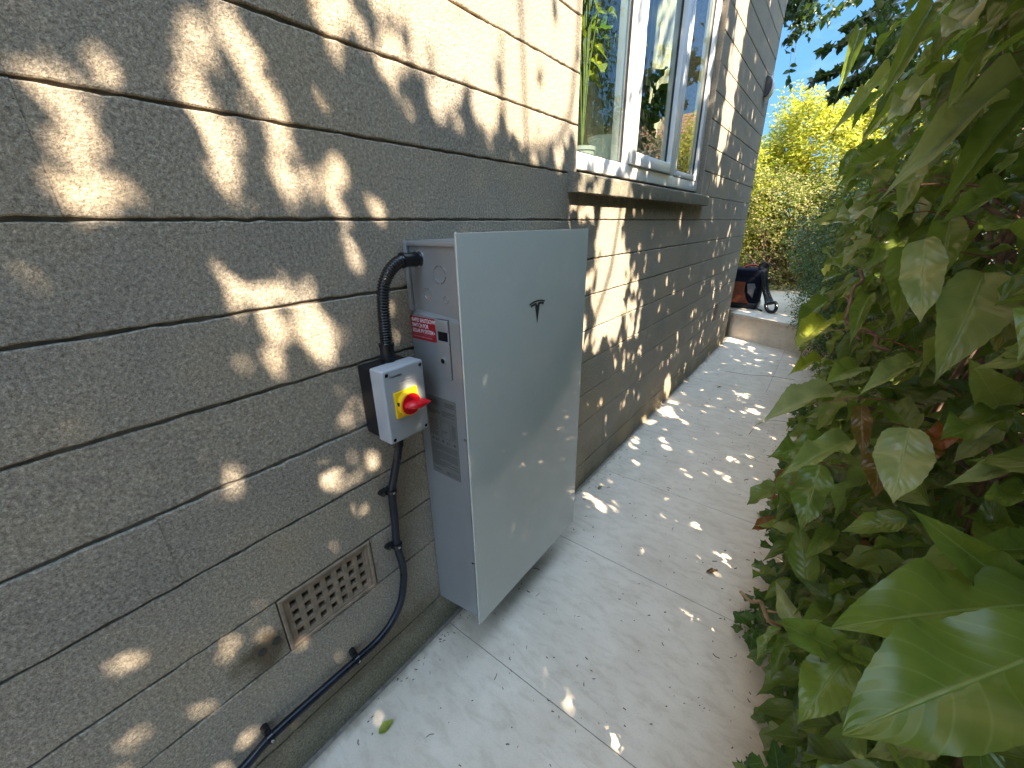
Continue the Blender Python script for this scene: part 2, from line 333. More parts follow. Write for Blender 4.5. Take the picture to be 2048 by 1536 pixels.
M['brownthicket'] = leaf_mat('thicket_leaf', [(0, (.10, .13, .025)), (.35, (.24, .25, .05)), (.7, (.36, .27, .13)), (1, (.42, .32, .18))], veins=False, rough=.6, trans=.35)
M['indoor'] = leaf_mat('indoor_leaf', [(0, (.04, .12, .02)), (.6, (.12, .22, .03)), (1, (.45, .45, .03))], rough=.3, trans=.4)
M['roof'] = plain('clay_roof', (.32, .18, .11), .9, var=.3, scale=30)
M['fence'] = plain('timber_fence', (.20, .15, .09), .9, var=.25, scale=14)

# ------------------------------------------------------------------ setting: ground, path, step
ZG = -.035
bm = bmesh.new(); bmesh.ops.create_grid(bm, x_segments=2, y_segments=2, size=150, matrix=Matrix.Translation((0, 0, ZG)))
setp(obj('ground', bm, M['soil']), kind='structure')
PX = [.012, .615, 1.215]; PJ = .0012
def ragged(x0, x1, y0, y1, z, bm, th=.02):
    box(bm, x0 + PJ, x1 - PJ, y0 + PJ, y1 - PJ, z - th, z, .0008, 1)
bm = bmesh.new(); yk = [0.0205 + .6001 * k for k in range(-5, 9)]
for y0, y1 in zip(yk, yk[1:]):
    for x0, x1 in zip(PX, PX[1:]):
        if y0 > 4.6 and x0 > .5: continue
        if not 2.9 < y0 < 4.3:          # big slabs: the lengthwise joint shows in two rows only
            if x0 > .5: continue
            x1 = 1.215
        ragged(x0, x1, y0, y1, 0, bm)
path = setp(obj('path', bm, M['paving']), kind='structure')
bm = bmesh.new(); box(bm, -.02, 1.22, -3.2, 5.0, -.04, -.0016)
setp(obj('path_bedding', bm, M['joint']), kind='structure')
# raised terrace at the end, its front edge set askew
SN = Vector((1, -.50)).normalized()
def st(px_, py_): return (px_, py_)
A0 = Vector((-.6, 5.06)); bm = bmesh.new()
f0 = Vector((-.008, 4.77)); f1 = f0 + SN * 2.2
back = [(f1.x + 1.0, f1.y + 4.0), (-3.0, 9.0), (-3.0, 4.90), (-.008, 4.90)]
prism(bm, [(f0.x, f0.y), (f1.x, f1.y)] + back, 2, ZG, .262)
setp(obj('terrace_riser', bm, M['paving']), kind='structure')
bm = bmesh.new(); nrm = Vector((-SN.y, SN.x)) * -.022
prism(bm, [(f0.x + nrm.x, f0.y + nrm.y), (f1.x + nrm.x, f1.y + nrm.y)] + back, 2, .2625, .292)
setp(obj('terrace', bm, M['paving']), kind='structure')

# ------------------------------------------------------------------ house: block wall with window opening
CZ = [-.02, .1359, .3778, .5367, .703, .8534, 1.0107, 1.1637, 1.3178, 1.4724, 1.6248, 1.7759, 1.9257, 2.079, 2.232]
while CZ[-1] < 5.4: CZ.append(CZ[-1] + .153)
WY0, WY1, WZ0, WZ1 = .818, 2.583, 1.4724, 2.997
YA, YB = -3.2, 4.5265
house = empty('house', 'grey concrete block house wall running away along the left side of the paved path', 'house', (0, 0, 0))
AIR = (-.447, -.207, .3778, .5367)      # air brick opening
AIR2 = (3.66, 3.80, .405, .5367)
def block_face(V, F, T, y0, y1, z0, z1, jit=.0009, g=.0026, x=0.0, axis=0, tint=None):
    pg = .0002; y0 += pg; y1 -= pg
    n = max(1, int((y1 - y0) / .02)); ys = np.linspace(y0, y1, n + 1)
    zb = z0 + g + RNG.normal(0, jit, n + 1); zt = z1 - g + RNG.normal(0, jit, n + 1)
    chip = RNG.random(n + 1) < .035; zt[chip] -= RNG.random(chip.sum()) * .003
    xo = x + RNG.normal(0, .0006)
    b = len(V); sgn = 1
    def P(xx, yy, zz): return (xx, yy, zz) if axis == 0 else (yy, xx, zz)
    bev = .0022
    for i in range(n + 1):
        V += [P(xo - .012, ys[i], zb[i]), P(xo - bev * .6, ys[i], zb[i]), P(xo, ys[i], zb[i] + bev), P(xo, ys[i], zt[i] - bev), P(xo - bev * .6, ys[i], zt[i]), P(xo - .012, ys[i], zt[i])]
    for i in range(n):
        a = b + i * 6; c = a + 6
        for k in range(5): F.append((a + k, c + k, c + k + 1, a + k + 1))
    F.append(tuple(b + k for k in range(6))); F.append(tuple(b + n * 6 + k for k in range(5, -1, -1)))
    tt = RNG.random() if tint is None else tint
    T += [tt] * ((n + 1) * 6)
V, F, T = [], [], []
PERP = {5: [(1.33)], 1: [.07, .62, 1.19], 2: [.62, 1.0 + .255]}
for ci, (z0, z1) in enumerate(zip(CZ, CZ[1:])):
    jg = RNG.uniform(.0022, .0036)
    y = YA - RNG.random() * .4; cuts = []
    while y < YB:
        y += .89; cuts.append(y)
    segs = [(YA, YB)]
    def cut(segs, a, b):
        out = []
        for s, e in segs:
            if e <= a or s >= b: out.append((s, e)); continue
            if s < a: out.append((s, a))
            if e > b: out.append((b, e))
        return out
    if z0 >= WZ0 - .01 and z1 <= WZ1 + .02: segs = cut(segs, WY0, WY1)
    if ci == 2:
        segs = cut(segs, AIR[0], AIR[1]); segs = cut(segs, AIR2[0], AIR2[1])
    for s, e in segs:
        ks = [s] + [c for c in cuts if s + .08 < c < e - .08] + [e]
        for a, b in zip(ks, ks[1:]): block_face(V, F, T, a, b, z0, z1, g=jg)
    # return wall round the corner (faces +y)
    y = -8 - RNG.random() * .4
    while y < -.03:
        e = min(y + .45, -.0); block_face(V, F, T, max(y, -8), e, z0, z1, x=YB, axis=1); y += .45
def fastmesh(name, V, F, T=None, mats=None, parent=None, UV=None, smooth=False, nv=None):
    me = bpy.data.meshes.new(name)
    V = np.asarray(V, dtype=np.float32); 
    if isinstance(F, np.ndarray):
        m, k = F.shape; me.vertices.add(len(V)); me.vertices.foreach_set('co', V.ravel())
        me.loops.add(m * k); me.loops.foreach_set('vertex_index', F.ravel().astype(np.int32))
        me.polygons.add(m); me.polygons.foreach_set('loop_start', np.arange(0, m * k, k, dtype=np.int32)); me.update(calc_edges=True)
    else: me.from_pydata(V.tolist(), [], F); me.update()
    if T is not None:
        a = me.attributes.new('tint', 'FLOAT', 'POINT'); a.data.foreach_set('value', np.asarray(T, dtype=np.float32))
    if UV is not None:
        u = me.uv_layers.new(name='UVMap'); idx = np.zeros(len(me.loops), dtype=np.int32); me.loops.foreach_get('vertex_index', idx); u.data.foreach_set('uv', np.asarray(UV, dtype=np.float32)[idx].ravel())
    if smooth: me.polygons.foreach_set('use_smooth', np.ones(len(me.polygons), dtype=bool))
    me.validate()
    o = link(name, me, mats, parent)
    if parent is not None: o.matrix_parent_inverse = Matrix.Translation(-parent_world(parent))
    return o
fastmesh('wall', V, F, T, M['block'], house)
# wall body behind the facing, with openings
bm = bmesh.new(); XB, XF = -.24, -.0065
for y0, y1, z0, z1 in ((YA, AIR[0], -.03, .5367), (AIR[1], AIR2[0], -.03, .5367), (AIR2[1], YB - .0065, -.03, .5367), (AIR[0], AIR[1], -.03, AIR[2]), (AIR2[0], AIR2[1], -.03, AIR2[2]),
                       (YA, YB - .0065, .5367, WZ0), (YA, WY0, WZ0, WZ1), (WY1, YB - .0065, WZ0, WZ1), (YA, YB - .0065, WZ1, 5.4)):
    box(bm, XB, XF, y0, y1, z0, z1)
box(bm, -8, XB, YB - .22, YB - .0065, -.03, 5.4); box(bm, -8, XB, YA, YA + .2, -.03, 5.4); box(bm, -8, XB, YA, YB, 5.2, 5.4)
obj('mortar', bm, M['mortar'], house)
# reveal lining blocks
for yy, sg in ((WY0, 1), (WY1, -1)):
    V, F, T = [], [], []
    for z0, z1 in zip(CZ, CZ[1:]):
        if z0 < WZ0 - .01 or z1 > WZ1 + .02: continue
        b = len(V); tt = RNG.random(); a, c = z0 + .0015, z1 - .0015
        ya, yb = (yy - .012, yy) if sg > 0 else (yy, yy + .012)
        for (x, y_, z) in [(x, y_, z) for x in (-.12, -.003) for y_ in (ya, yb) for z in (a, c)]: V.append((x, y_, z))
        F += [(b, b + 1, b + 3, b + 2), (b + 4, b + 6, b + 7, b + 5), (b, b + 4, b + 5, b + 1), (b + 2, b + 3, b + 7, b + 6), (b, b + 2, b + 6, b + 4), (b + 1, b + 5, b + 7, b + 3)]; T += [tt] * 8
    fastmesh('reveal', V, F, T, M['block'], house)
# interior room
bm = bmesh.new()
for a in ((-3.4, -.245, .3, 3.6, 0.0, .02), (-3.4, -.245, .3, 3.6, 2.9, 2.92), (-3.4, -.245, .28, .3, 0, 2.92), (-3.4, -.245, 3.6, 3.62, 0, 2.92)): box(bm, *a)
obj('room_lining', bm, M['plaster'], house)
# sill
bm = bmesh.new()
prism(bm, [(-.11, 1.410), (.040, 1.408), (.041, 1.4655), (.036, 1.4715), (-.11, 1.503)], 1, .760, 2.645)
bmesh.ops.bevel(bm, geom=[e for e in bm.edges], offset=.002, segments=2, affect='EDGES')
bmesh.ops.subdivide_edges(bm, edges=[e for e in bm.edges if e.calc_length() > 1], cuts=60)
for v in bm.verts: v.co += Vector((RNG.normal(0, .0005), 0, RNG.normal(0, .0005)))
sill = obj('window_sill', bm, M['sill'], house)
# window
win = empty('window', None, None); win.parent = house
XW = -.036                                  # outer face of the outer frame
bm = bmesh.new()
box(bm, XW - .07, XW, WY0 + .002, WY1 - .002, 1.4995, 1.556, .003)      # bottom
box(bm, XW - .07, XW, WY0 + .002, WY1 - .002, 2.935, 2.995, .003)      # head
for y0, y1 in ((WY0 + .002, .852), (1.322, 1.372), (1.985, 2.045), (2.535, WY1 - .002)): box(bm, XW - .0695, XW - .0005, y0, y1, 1.5555, 2.9355, .003)
obj('frame', bm, M['frame'], win, angle=40)
bm = bmesh.new()       # opening casement in the middle, proud of the frame
def ring(bm, y0, y1, z0, z1, w, xa, xb, bev=.003):
    box(bm, xa, xb, y0, y0 + w, z0, z1, bev); box(bm, xa, xb, y1 - w, y1, z0, z1, bev)
    box(bm, xa + .0004, xb - .0004, y0 + w - .004, y1 - w + .004, z0, z0 + w, bev); box(bm, xa + .0004, xb - .0004, y0 + w - .004, y1 - w + .004, z1 - w, z1, bev)
ring(bm, 1.376, 1.982, 1.560, 2.50, .052, XW - .05, XW + .014)
obj('casement', bm, M['frame'], win, angle=40)
bm = bmesh.new(); ring(bm, 2.049, 2.531, 1.560, 2.93, .03, XW - .05, XW + .004)
obj('casement', bm, M['frame'], win, angle=40)
bm = bmesh.new(); box(bm, XW - .068, XW - .002, 1.372, 1.985, 2.505, 2.55, .003)
obj('transom', bm, M['frame'], win, angle=40)
bm = bmesh.new(); ring(bm, 1.376, 1.982, 2.553, 2.93, .045, -.02, .02)
va = obj('top_vent', bm, M['frame'], win, angle=40)
bm = bmesh.new(); ring(bm, .853, 1.321, 1.557, 2.934, .005, XW - .022, XW - .011, 0); ring(bm, 1.429, 1.929, 1.613, 2.447, .005, XW - .022, XW - .011, 0); ring(bm, 2.08, 2.5, 1.591, 2.899, .005, XW - .022, XW - .011, 0)
obj('gasket', bm, M['gasket'], win)
for y0, y1, z0, z1 in ((.852, 1.322, 1.556, 2.935), (1.42, 1.94, 1.605, 2.455), (2.07, 2.51, 1.585, 2.905), (1.41, 1.95, 2.59, 2.90)):
    bm = bmesh.new(); box(bm, XW - .019, XW - .015, y0, y1, z0, z1); obj('pane', bm, M['glass'], win)
for y in (2.42, 1.06):
    bm = bmesh.new(); cyl(bm, (XW, y, 1.527), (XW + .004, y, 1.527), .0065, seg=12); obj('drain_cap', bm, M['frame'], win)
# air bricks
def air_brick(Y0, Y1, Z0, Z1, cols, rows, m, body=True):
    bm = bmesh.new(); xo = .003
    y0, y1, z0, z1 = Y0 + .003, Y1 - .003, Z0 + .002, Z1 - .003
    fw = .017
    # moulded rim: outer lip and inner step
    ring(bm, y0, y1, z0, z1, .009, -.05, xo, .002); ring(bm, y0 + .0088, y1 - .0088, z0 + .0088, z1 - .0088, fw - .0088, -.05, xo - .0035, .0015)
    iy0, iy1, iz0, iz1 = y0 + fw, y1 - fw, z0 + fw, z1 - fw
    pw = (iy1 - iy0) / cols; ph = (iz1 - iz0) / rows; hy = pw * .56; hz = ph * .56
    for i in range(cols + 1):
        a = iy0 + i * pw - (pw - hy) / 2; b_ = a + (pw - hy)
        box(bm, -.045, xo - .005, max(a, iy0 - .001), min(b_, iy1 + .001), iz0 - .001, iz1 + .001, .0008, 1)
    for j in range(rows + 1):
        a = iz0 + j * ph - (ph - hz) / 2; b_ = a + (ph - hz)
        a = max(a, iz0 - .001); b_ = min(b_, iz1 + .001)
        prism(bm, [(-.045, a + .004), (xo - .0058, a + RNG.normal(0, .0003)), (xo - .0058, b_ - .002), (-.012, b_ + .001), (-.045, b_ + .001)] if j < rows else [(-.045, a), (xo - .0058, a), (xo - .0058, b_), (-.045, b_)], 1, iy0, iy1)
    o = obj('air_brick', bm, m, house)
    bm = bmesh.new(); box(bm, -.12, -.05, Y0 + .001, Y1 - .001, Z0 + .001, Z1 - .001); obj('duct_dark_plug', bm, M['dark'], o)  # near-black block fills the duct, standing for the shade inside
    return o
air_brick(*AIR, 7, 4, M['terra'])
air_brick(*AIR2, 3, 3, M['terra'])
# drilled holes left of the air brick, drawn as flat dark discs
bm = bmesh.new()
for y, z, r in ((-.466, .437, .0095), (-.497, .436, .0085)):
    cyl(bm, (-.0005, y, z), (.0012, y, z), r, seg=20)
obj('hole_disc', bm, plain('dark_brown_disc', (.05, .04, .032), .9, var=.4, scale=200), house)
# half round wall light near the far corner
lamp = empty('wall_light', 'half-round dark bulkhead light with pale rim high on the wall near the far corner', 'wall light', (.0, 4.26, 2.43))
def halfdisc(r, h, n=16): return [(.001 + r * math.sin(math.pi * k / n), 2.43 + h * math.cos(math.pi * k / n)) for k in range(n + 1)]
bm = bmesh.new(); prism(bm, halfdisc(.052, .080), 1, 4.20, 4.30); obj('housing', bm, plain('dark_grey_light_body', (.07, .065, .06), .5), lamp)
bm = bmesh.new()
for k, (a, b_) in enumerate(zip(halfdisc(.053, .081), halfdisc(.053, .081)[1:])):
    c, d = halfdisc(.060, .088)[k], halfdisc(.060, .088)[k + 1]
    prism(bm, [a, b_, d, c], 1, 4.225, 4.325)
obj('rim', bm, M['frame'], lamp)
# things behind the window
def fold_curtain(name, y0, y1, x, label, amp=.03, n=160):
    bm = bmesh.new(); r0 = []; r1 = []
    for i in range(n + 1):
        t = i / n; yy = y0 + (y1 - y0) * t; xx = x + amp * math.sin(t * (y1 - y0) * 70) + amp * .4 * math.sin(t * 31)
        r0.append(bm.verts.new((xx, yy, 1.0))); r1.append(bm.verts.new((xx, yy, 2.85)))
    for i in range(n): bm.faces.new((r0[i], r0[i + 1], r1[i + 1], r1[i]))
    bmesh.ops.solidify(bm, geom=bm.faces[:], thickness=.003)
    o = obj(name, bm, M['curtain'], smooth=True); setp(o, label, 'curtain', 'curtains inside the window'); return o
fold_curtain('curtain', 1.28, 2.1, -.42, 'cream curtain hanging inside behind the left and middle panes')
fold_curtain('curtain', 2.18, 2.75, -.30, 'cream curtain hanging inside behind the narrow far pane', .028, 220)
bm = bmesh.new(); box(bm, -.42, -.115, WY0, WY1, 1.49, 1.52, .004)
obj('inner_sill', bm, M['frame'], house)

# ------------------------------------------------------------------ wall battery unit
UD, UW, UZ0, UZ1 = .1837, .5855, .144, 1.2883
unit = empty('battery_unit', 'large pale glass-fronted home battery cabinet hung on the block wall', 'battery unit', (.09, .29, .144))
bm = bmesh.new()
cz0b, cz0f, cz1 = .140, .170, 1.272
prism(bm, [(.0, cz0b), (.1775, cz0f), (.1775, cz1), (.0, cz1)], 1, .010, UW - .004)
es = [e for e in bm.edges]
bmesh.ops.bevel(bm, geom=es, offset=.004, segments=3, affect='EDGES')
obj('case', bm, M['case'], unit, angle=35)
bm = bmesh.new()      # lower side plate, standing proud, with the folded top edge
poly = [(.001, .1405), (.1765, .1700), (.1765, 1.1015), (.024, 1.1125), (.018, 1.1105), (.006, 1.0975), (.001, 1.094)]
A = [bm.verts.new((p[0], .0095, p[1])) for p in poly]
def inset(poly, d):
    c = (sum(p[0] for p in poly) / len(poly), sum(p[1] for p in poly) / len(poly)); return [(p[0] + (d if p[0] < .09 else -d), p[1] + (d if p[1] < .6 else -d)) for p in poly]
ip = inset(poly, .0035); ip[3] = (.028, 1.104); ip[4] = (.022, 1.1025); ip[2] = (.1735, 1.094)
B = [bm.verts.new((p[0], .0000, p[1])) for p in ip]
bm.faces.new(B)
for i in range(len(A)): bm.faces.new((A[i], A[(i + 1) % len(A)], B[(i + 1) % len(A)], B[i]))
obj('side_plate', bm, M['case'], unit)
bm = bmesh.new()      # raised rims of the recessed upper bay
box(bm, .001, .0145, .0005, .0105, 1.108, cz1 - .0005, .003); box(bm, .0140, .1765, .0012, .0105, cz1 - .012, cz1 - .0012, .003); box(bm, .1705, .1768, .0008, .0105, 1.099, cz1 - .009, .0015)
obj('bay_rim', bm, M['case'], unit, angle=40)
bm = bmesh.new(); box(bm, UD - .0052, UD, -.003, UW, UZ0, UZ1, .0012, 2)
# round the pane's corners a little: bevel the x-parallel edges
bmesh.ops.bevel(bm, geom=[e for e in bm.edges if abs((e.verts[0].co - e.verts[1].co).normalized().x) > .9], offset=.004, segments=3, affect='EDGES')
obj('glass_front', bm, M['glassfront'], unit, angle=35)
bm = bmesh.new(); box(bm, .1772, UD - .0056, .0035, UW - .004, UZ0 + .02, UZ1 - .012)
obj('seal', bm, M['gasket'], unit)
# emblem on the glass
bm = bmesh.new(); EX = UD + .0003; cy, ct = .3008, 1.107
S = .0785 / 480.
def E(p): return (cy + (p[0] - 752) * S, ct - (p[1] - 338) * .0000855)
def arc(w, rise, yc, n=14): return [(752 + w * (2 * k / n - 1), yc + rise * (2 * k / n - 1) ** 2) for k in range(n + 1)]
def flatpoly(bm, poly): prism(bm, [E(p) for p in poly], 0, EX, EX + .0004)
to = arc(240, 78, 338); ti = arc(228, 70, 384)
for i in range(len(to) - 1): flatpoly(bm, [to[i], to[i + 1], ti[i + 1], ti[i]])
for s in (-1, 1):
    o_ = [(752 + s * x, y) for x, y in ((38, 420), (90, 428), (150, 444), (205, 468))]; i_ = [(752 + s * x, y) for x, y in ((58, 500), (88, 490), (140, 500), (178, 540))]
    for k in range(3): flatpoly(bm, [o_[k], o_[k + 1], i_[k + 1], i_[k]])
    flatpoly(bm, [(752 + s * 38, 420), (752 + s * 58, 500), (752 + s * 62, 560), (752, 1110), (752, 505)])
obj('emblem', bm, M['ink'], unit)
# knockouts on the upper bay
for x, z, r in ((.112, 1.199, .0205), (.0655, 1.153, .0135), (.127, 1.1435, .0090)):
    bm = bmesh.new(); n = 32
    for gap in range(4):
        a0 = gap * math.pi / 2 + .12; a1 = (gap + 1) * math.pi / 2 - .12
        for k in range(8):
            t0 = a0 + (a1 - a0) * k / 8; t1 = a0 + (a1 - a0) * (k + 1) / 8
            prism(bm, [(x + rr * math.cos(t), z + rr * math.sin(t)) for rr, t in ((r, t0), (r, t1), (r - .0021, t1), (r - .0021, t0))], 1, .0088, .0105)
    obj('knockout', bm, M['chrome'], unit)
# switch cover with latch window and lock
bm = bmesh.new(); prism(bm, rrect(.0975, .1415, .9505, 1.0995, .005), 1, -.0012, .004); obj('switch_gap_line', bm, M['gasket'], unit)  # black plate shows as the shaded gap line round the cover
bm = bmesh.new(); prism(bm, rrect(.0985, .1405, .9517, 1.0437, .0045), 1, -.0032, .003); bmesh.ops.bevel(bm, geom=[e for e in bm.edges], offset=.0006, segments=2, affect='EDGES')
sw = obj('switch_cover', bm, M['case'], unit, angle=40)
bm = bmesh.new(); cyl(bm, (.1165, -.0060, .998), (.1165, -.0030, .998), .0085, .0095, 28); obj('lock_bezel', bm, M['case'], sw, angle=40)
bm = bmesh.new(); cyl(bm, (.1165, -.0066, .998), (.1165, -.0055, .998), .0062, seg=24); box(bm, .1155, .1175, -.0072, -.0064, .994, 1.002); obj('lock_core', bm, M['blackgloss'], sw, angle=40)
bm = bmesh.new(); box(bm, .0985, .1405, -.0062, .003, 1.0705, 1.0985, .0025, 3); obj('latch', bm, M['case'], unit, angle=40)
bm = bmesh.new(); ring(bm, .0, .001, 0, .001, .0001, 0, .0001, 0); bm.clear()
box(bm, .0985, .1027, -.0032, .003, 1.0440, 1.0700, .0006, 1); box(bm, .1360, .1405, -.0032, .003, 1.0440, 1.0700, .0006, 1); box(bm, .0985, .1405, -.0036, .0028, 1.0436, 1.0472, .0006, 1)
obj('window_rim', bm, M['case'], unit)
bm = bmesh.new(); box(bm, .103, .1357, -.0018, .002, 1.0473, 1.0697); obj('switch_window', bm, M['blackgloss'], unit)
# text helper
def text(name, s, size, mx_, m, parent, sx=1.0, sp=1.0):
    cu = bpy.data.curves.new(name, 'FONT'); cu.body = s; cu.size = size; cu.extrude = .00012; cu.space_character = sp; cu.offset = size * .004
    o = bpy.data.objects.new(name + '_tmp', cu); COL.objects.link(o)
    dg = bpy.context.evaluated_depsgraph_get(); me = bpy.data.meshes.new_from_object(o.evaluated_get(dg))
    COL.objects.unlink(o); bpy.data.objects.remove(o)
    me.transform(mx_ @ Matrix.Diagonal((sx, 1, 1, 1))); me.materials.clear()
    r = link(name, me, m, parent)
    if parent is not None: r.matrix_parent_inverse = Matrix.Translation(-parent_world(parent))
    return r
def face_side(x, y, z):          # text on a face that looks towards -y
    return Matrix.Translation((x, y, z)) @ Matrix(((1, 0, 0, 0), (0, 0, -1, 0), (0, 1, 0, 0), (0, 0, 0, 1)))
def face_front(x, y, z):         # text on a face that looks towards +x
    return Matrix.Translation((x, y, z)) @ Matrix(((0, 0, 1, 0), (1, 0, 0, 0), (0, 1, 0, 0), (0, 0, 0, 1)))
bm = bmesh.new(); prism(bm, rrect(.0055, .0945, 1.0385, 1.0960, .004), 1, -.0004, .001); lab = obj('warning_label', bm, M['redlabel'], unit); lab['label'] = 'red warning label with white lettering'
bm = bmesh.new()
for a in ((.0095, .0905, 1.0516, 1.0521),): box(bm, a[0], a[1], -.0007, -.0005, a[2], a[3])
obj('rule', bm, M['pink'], lab)
for s, z in (('RAPID SHUTDOWN', 1.0832), ('SWITCH FOR', 1.0697), ('SOLAR PV SYSTEM▸', 1.0562)):
    text('lettering', s.replace('▸', ''), .0142, face_side(.0095, -.0007, z), M['white'], lab, .66 if 'SOLAR' in s else .70)
bm = bmesh.new(); prism(bm, [(.0880, 1.0575), (.0915, 1.0605), (.0880, 1.0635)], 1, -.0008, -.0005); obj('arrow', bm, M['white'], lab)
text('lettering', 'PV SYSTEM DISCONNECT SEE MANUAL', .0052, face_side(.0095, -.0007, 1.0445), M['pink'], lab, .78)
# rating label
SX0, SX1, SZ0, SZ1 = .0355, .1435, .655, .892
bm = bmesh.new(); box(bm, SX0, SX1, -.0005, .001, SZ0, SZ1); rl = obj('rating_label', bm, M['spec'], unit); rl['label'] = 'grey rating label packed with fine print'
bm = bmesh.new()
def bar(x0, x1, z, h, m=bm): box(m, x0, x1, -.0008, -.0006, z, z + h)
def para(x0, x1, z0, z1, pitch, h, fill=.9):
    z = z1 - pitch
    while z > z0:
        x = x0
        while x < x1 - .002:
            w = random.uniform(.0025, .009); e = min(x + w, x1 if random.random() < fill else x1 - .01); 
            if e > x + .001: bar(x, e, z, h)
            x = e + .0009
            if random.random() < .03: break
        z -= pitch
para(SX0 + .004, .080, .866, .886, .0042, .0019); para(.104, SX1 - .005, .868, .884, .0045, .0022)
para(SX0 + .004, .084, .836, .860, .0048, .0024); para(.090, SX1 - .006, .838, .858, .0040, .0018)
bar(SX0 + .003, SX1 - .004, .832, .0006)
para(SX0 + .004, .072, .775, .828, .0046, .0018); para(.122, SX1 - .005, .778, .826, .0034, .0013)
for z in (.775, .826): bar(.082, .116, z, .0006)
for x in (.082, .1154): box(bm, x, x + .0006, -.0008, -.0006, .775, .8266)
para(.086, .108, .790, .800, .0046, .0018)
for k, x in enumerate((.044, .056, .067, .082, .099, .110, .126)):
    if k in (1, 4): prism(bm, [(x, .760), (x + .008, .760), (x + .004, .768)], 1, -.0008, -.0006)
    elif k in (2, 5): box(bm, x, x + .0022, -.0008, -.0006, .759, .769)
    else: box(bm, x, x + .0075, -.0008, -.0006, .7605, .7675)
para(SX0 + .004, SX1 - .005, .680, .754, .0040, .0015)
para(.092, SX1 - .006, .660, .672, .0034, .0013)
obj('fine_print', bm, M['inklight'], rl)
text('lettering', 'TESLA', .0065, face_side(SX0 + .010, -.0007, .6655), M['ink'], rl, 1.0, 1.5)
for x, z in ((.1705, .796), (.1695, .387)):
    bm = bmesh.new(); cyl(bm, (x, -.0026, z), (x, .002, z), .0036, .0046, 16); obj('screw', bm, M['chrome'], unit)
# wall bracket bar at the foot of the unit
bm = bmesh.new(); box(bm, .001, .03, .03, UW - .03, .150, .165, .001); obj('bracket', bm, M['case'], unit)

# ------------------------------------------------------------------ rotary isolator
iso = empty('isolator_switch', 'grey and black isolator box with red rotary knob on yellow plate, left of the battery', 'isolator switch', (.05, -.11, .832))
IY0, IY1, IZ0, IZ1 = -.1665, -.0535, .8340, 1.0125
bm = bmesh.new(); box(bm, .0, .052, IY0 + .0025, IY1 - .0025, IZ0 + .003, IZ1 - .003, .006, 4); obj('back_box', bm, M['black'], iso, angle=40)
bm = bmesh.new(); r_ = box(bm, .0518, .100, IY0, IY1, IZ0, IZ1, .0045, 4); obj('lid', bm, M['greybox'], iso, angle=40)
for y in (IY0 + .010, IY1 - .010):
    for z in (IZ0 + .010, IZ1 - .010):
        bm = bmesh.new(); cyl(bm, (.0992, y, z), (.1004, y, z), .0052, seg=20); o = obj('screw', bm, M['greybox'], iso, angle=40)
        bm = bmesh.new(); cyl(bm, (.0998, y, z), (.1007, y, z), .0041, seg=20); obj('recess', bm, M['blackgloss'], o)
PLY, PLZ = -.1135, .9255
bm = bmesh.new(); box(bm, .0995, .1055, PLY - .032, PLY + .032, PLZ - .032, PLZ + .032, .0018, 2); pl_ = obj('switch_plate', bm, M['yellow'], iso, angle=40)
bm = bmesh.new(); cyl(bm, (.105, PLY, PLZ), (.1185, PLY, PLZ), .0292, .0285, 48); bmesh.ops.bevel(bm, geom=[e for e in bm.edges if e.verts[0].co.x > .118 and e.verts[1].co.x > .118], offset=.0012, segments=2, affect='EDGES')
obj('collar', bm, M['yellow'], iso, angle=30)
bm = bmesh.new(); cyl(bm, (.117, PLY, PLZ), (.1205, PLY, PLZ), .0258, .0252, 48); kn = obj('knob', bm, M['red'], iso, angle=30)
bm = bmesh.new()      # raised grip: a tapered blade pointing away from the camera
ys = [-.021, -.010, .004, .016, .030, .0375]; hw = [.0035, .0085, .0090, .0068, .0035, .0012]; tp = [.1235, .140, .1475, .1475, .1460, .1445]
prev = None
for y, h, t_ in zip(ys, hw, tp):
    r = [bm.verts.new((x, PLY + y, PLZ + z)) for x, z in ((.1200, -h), (t_ - .001, -h * .55), (t_, -h * .25), (t_, h * .25), (t_ - .001, h * .55), (.1200, h))]
    if prev:
        for k in range(6): bm.faces.new((prev[k], prev[(k + 1) % 6], r[(k + 1) % 6], r[k]))
    else: bm.faces.new(r)
    prev = r
bm.faces.new(prev[::-1]); obj('grip', bm, M['red'], kn, smooth=True, angle=50)
bm = bmesh.new(); box(bm, .1075, .1135, PLY - .0297, PLY - .026, PLZ + .002, PLZ + .010); obj('padlock_slot', bm, M['blackgloss'], iso)
bm = bmesh.new()
for z in (.981, .974): box(bm, .0998, .1003, -.128, -.094, z, z + .0009)
obj('moulded_line', bm, plain('moulded_line', (.62, .63, .65), .4), iso)
text('maker_name', 'Newlec', .0095, face_front(.1003, -.1495, .9925), M['ink'], iso, 1.15)

# ------------------------------------------------------------------ corrugated conduit from battery to isolator
fx = empty('flexible_conduit', 'short black corrugated conduit curving from battery side down to the isolator', 'conduit', (.045, -.1, 1.02))
XC = .045
pts = [(XC, -.030, 1.2315), (XC, -.050, 1.228), (XC, -.0755, 1.211), (XC, -.0950, 1.182), (XC + .002, -.1040, 1.145), (XC + .003, -.1075, 1.105), (XC + .002, -.1080, 1.062), (XC, -.108, 1.046)]
cl = catmull(pts, 40); bm = bmesh.new()
seg_len = 0; prev = cl[0]; dist = [0]
for p in cl[1:]: seg_len += (p - prev).length; dist.append(seg_len); prev = p
nr = int(seg_len / .0060); samples = nr * 6
import bisect
rs = []
for i in range(samples + 1):
    d = seg_len * i / samples; k = min(max(bisect.bisect(dist, d) - 1, 0), len(cl) - 2); t = (d - dist[k]) / max(1e-9, dist[k + 1] - dist[k]); rs.append(cl[k].lerp(cl[k + 1], t))
rings = [0.0120, .0142, .0146, .0142, .0120, .0114]
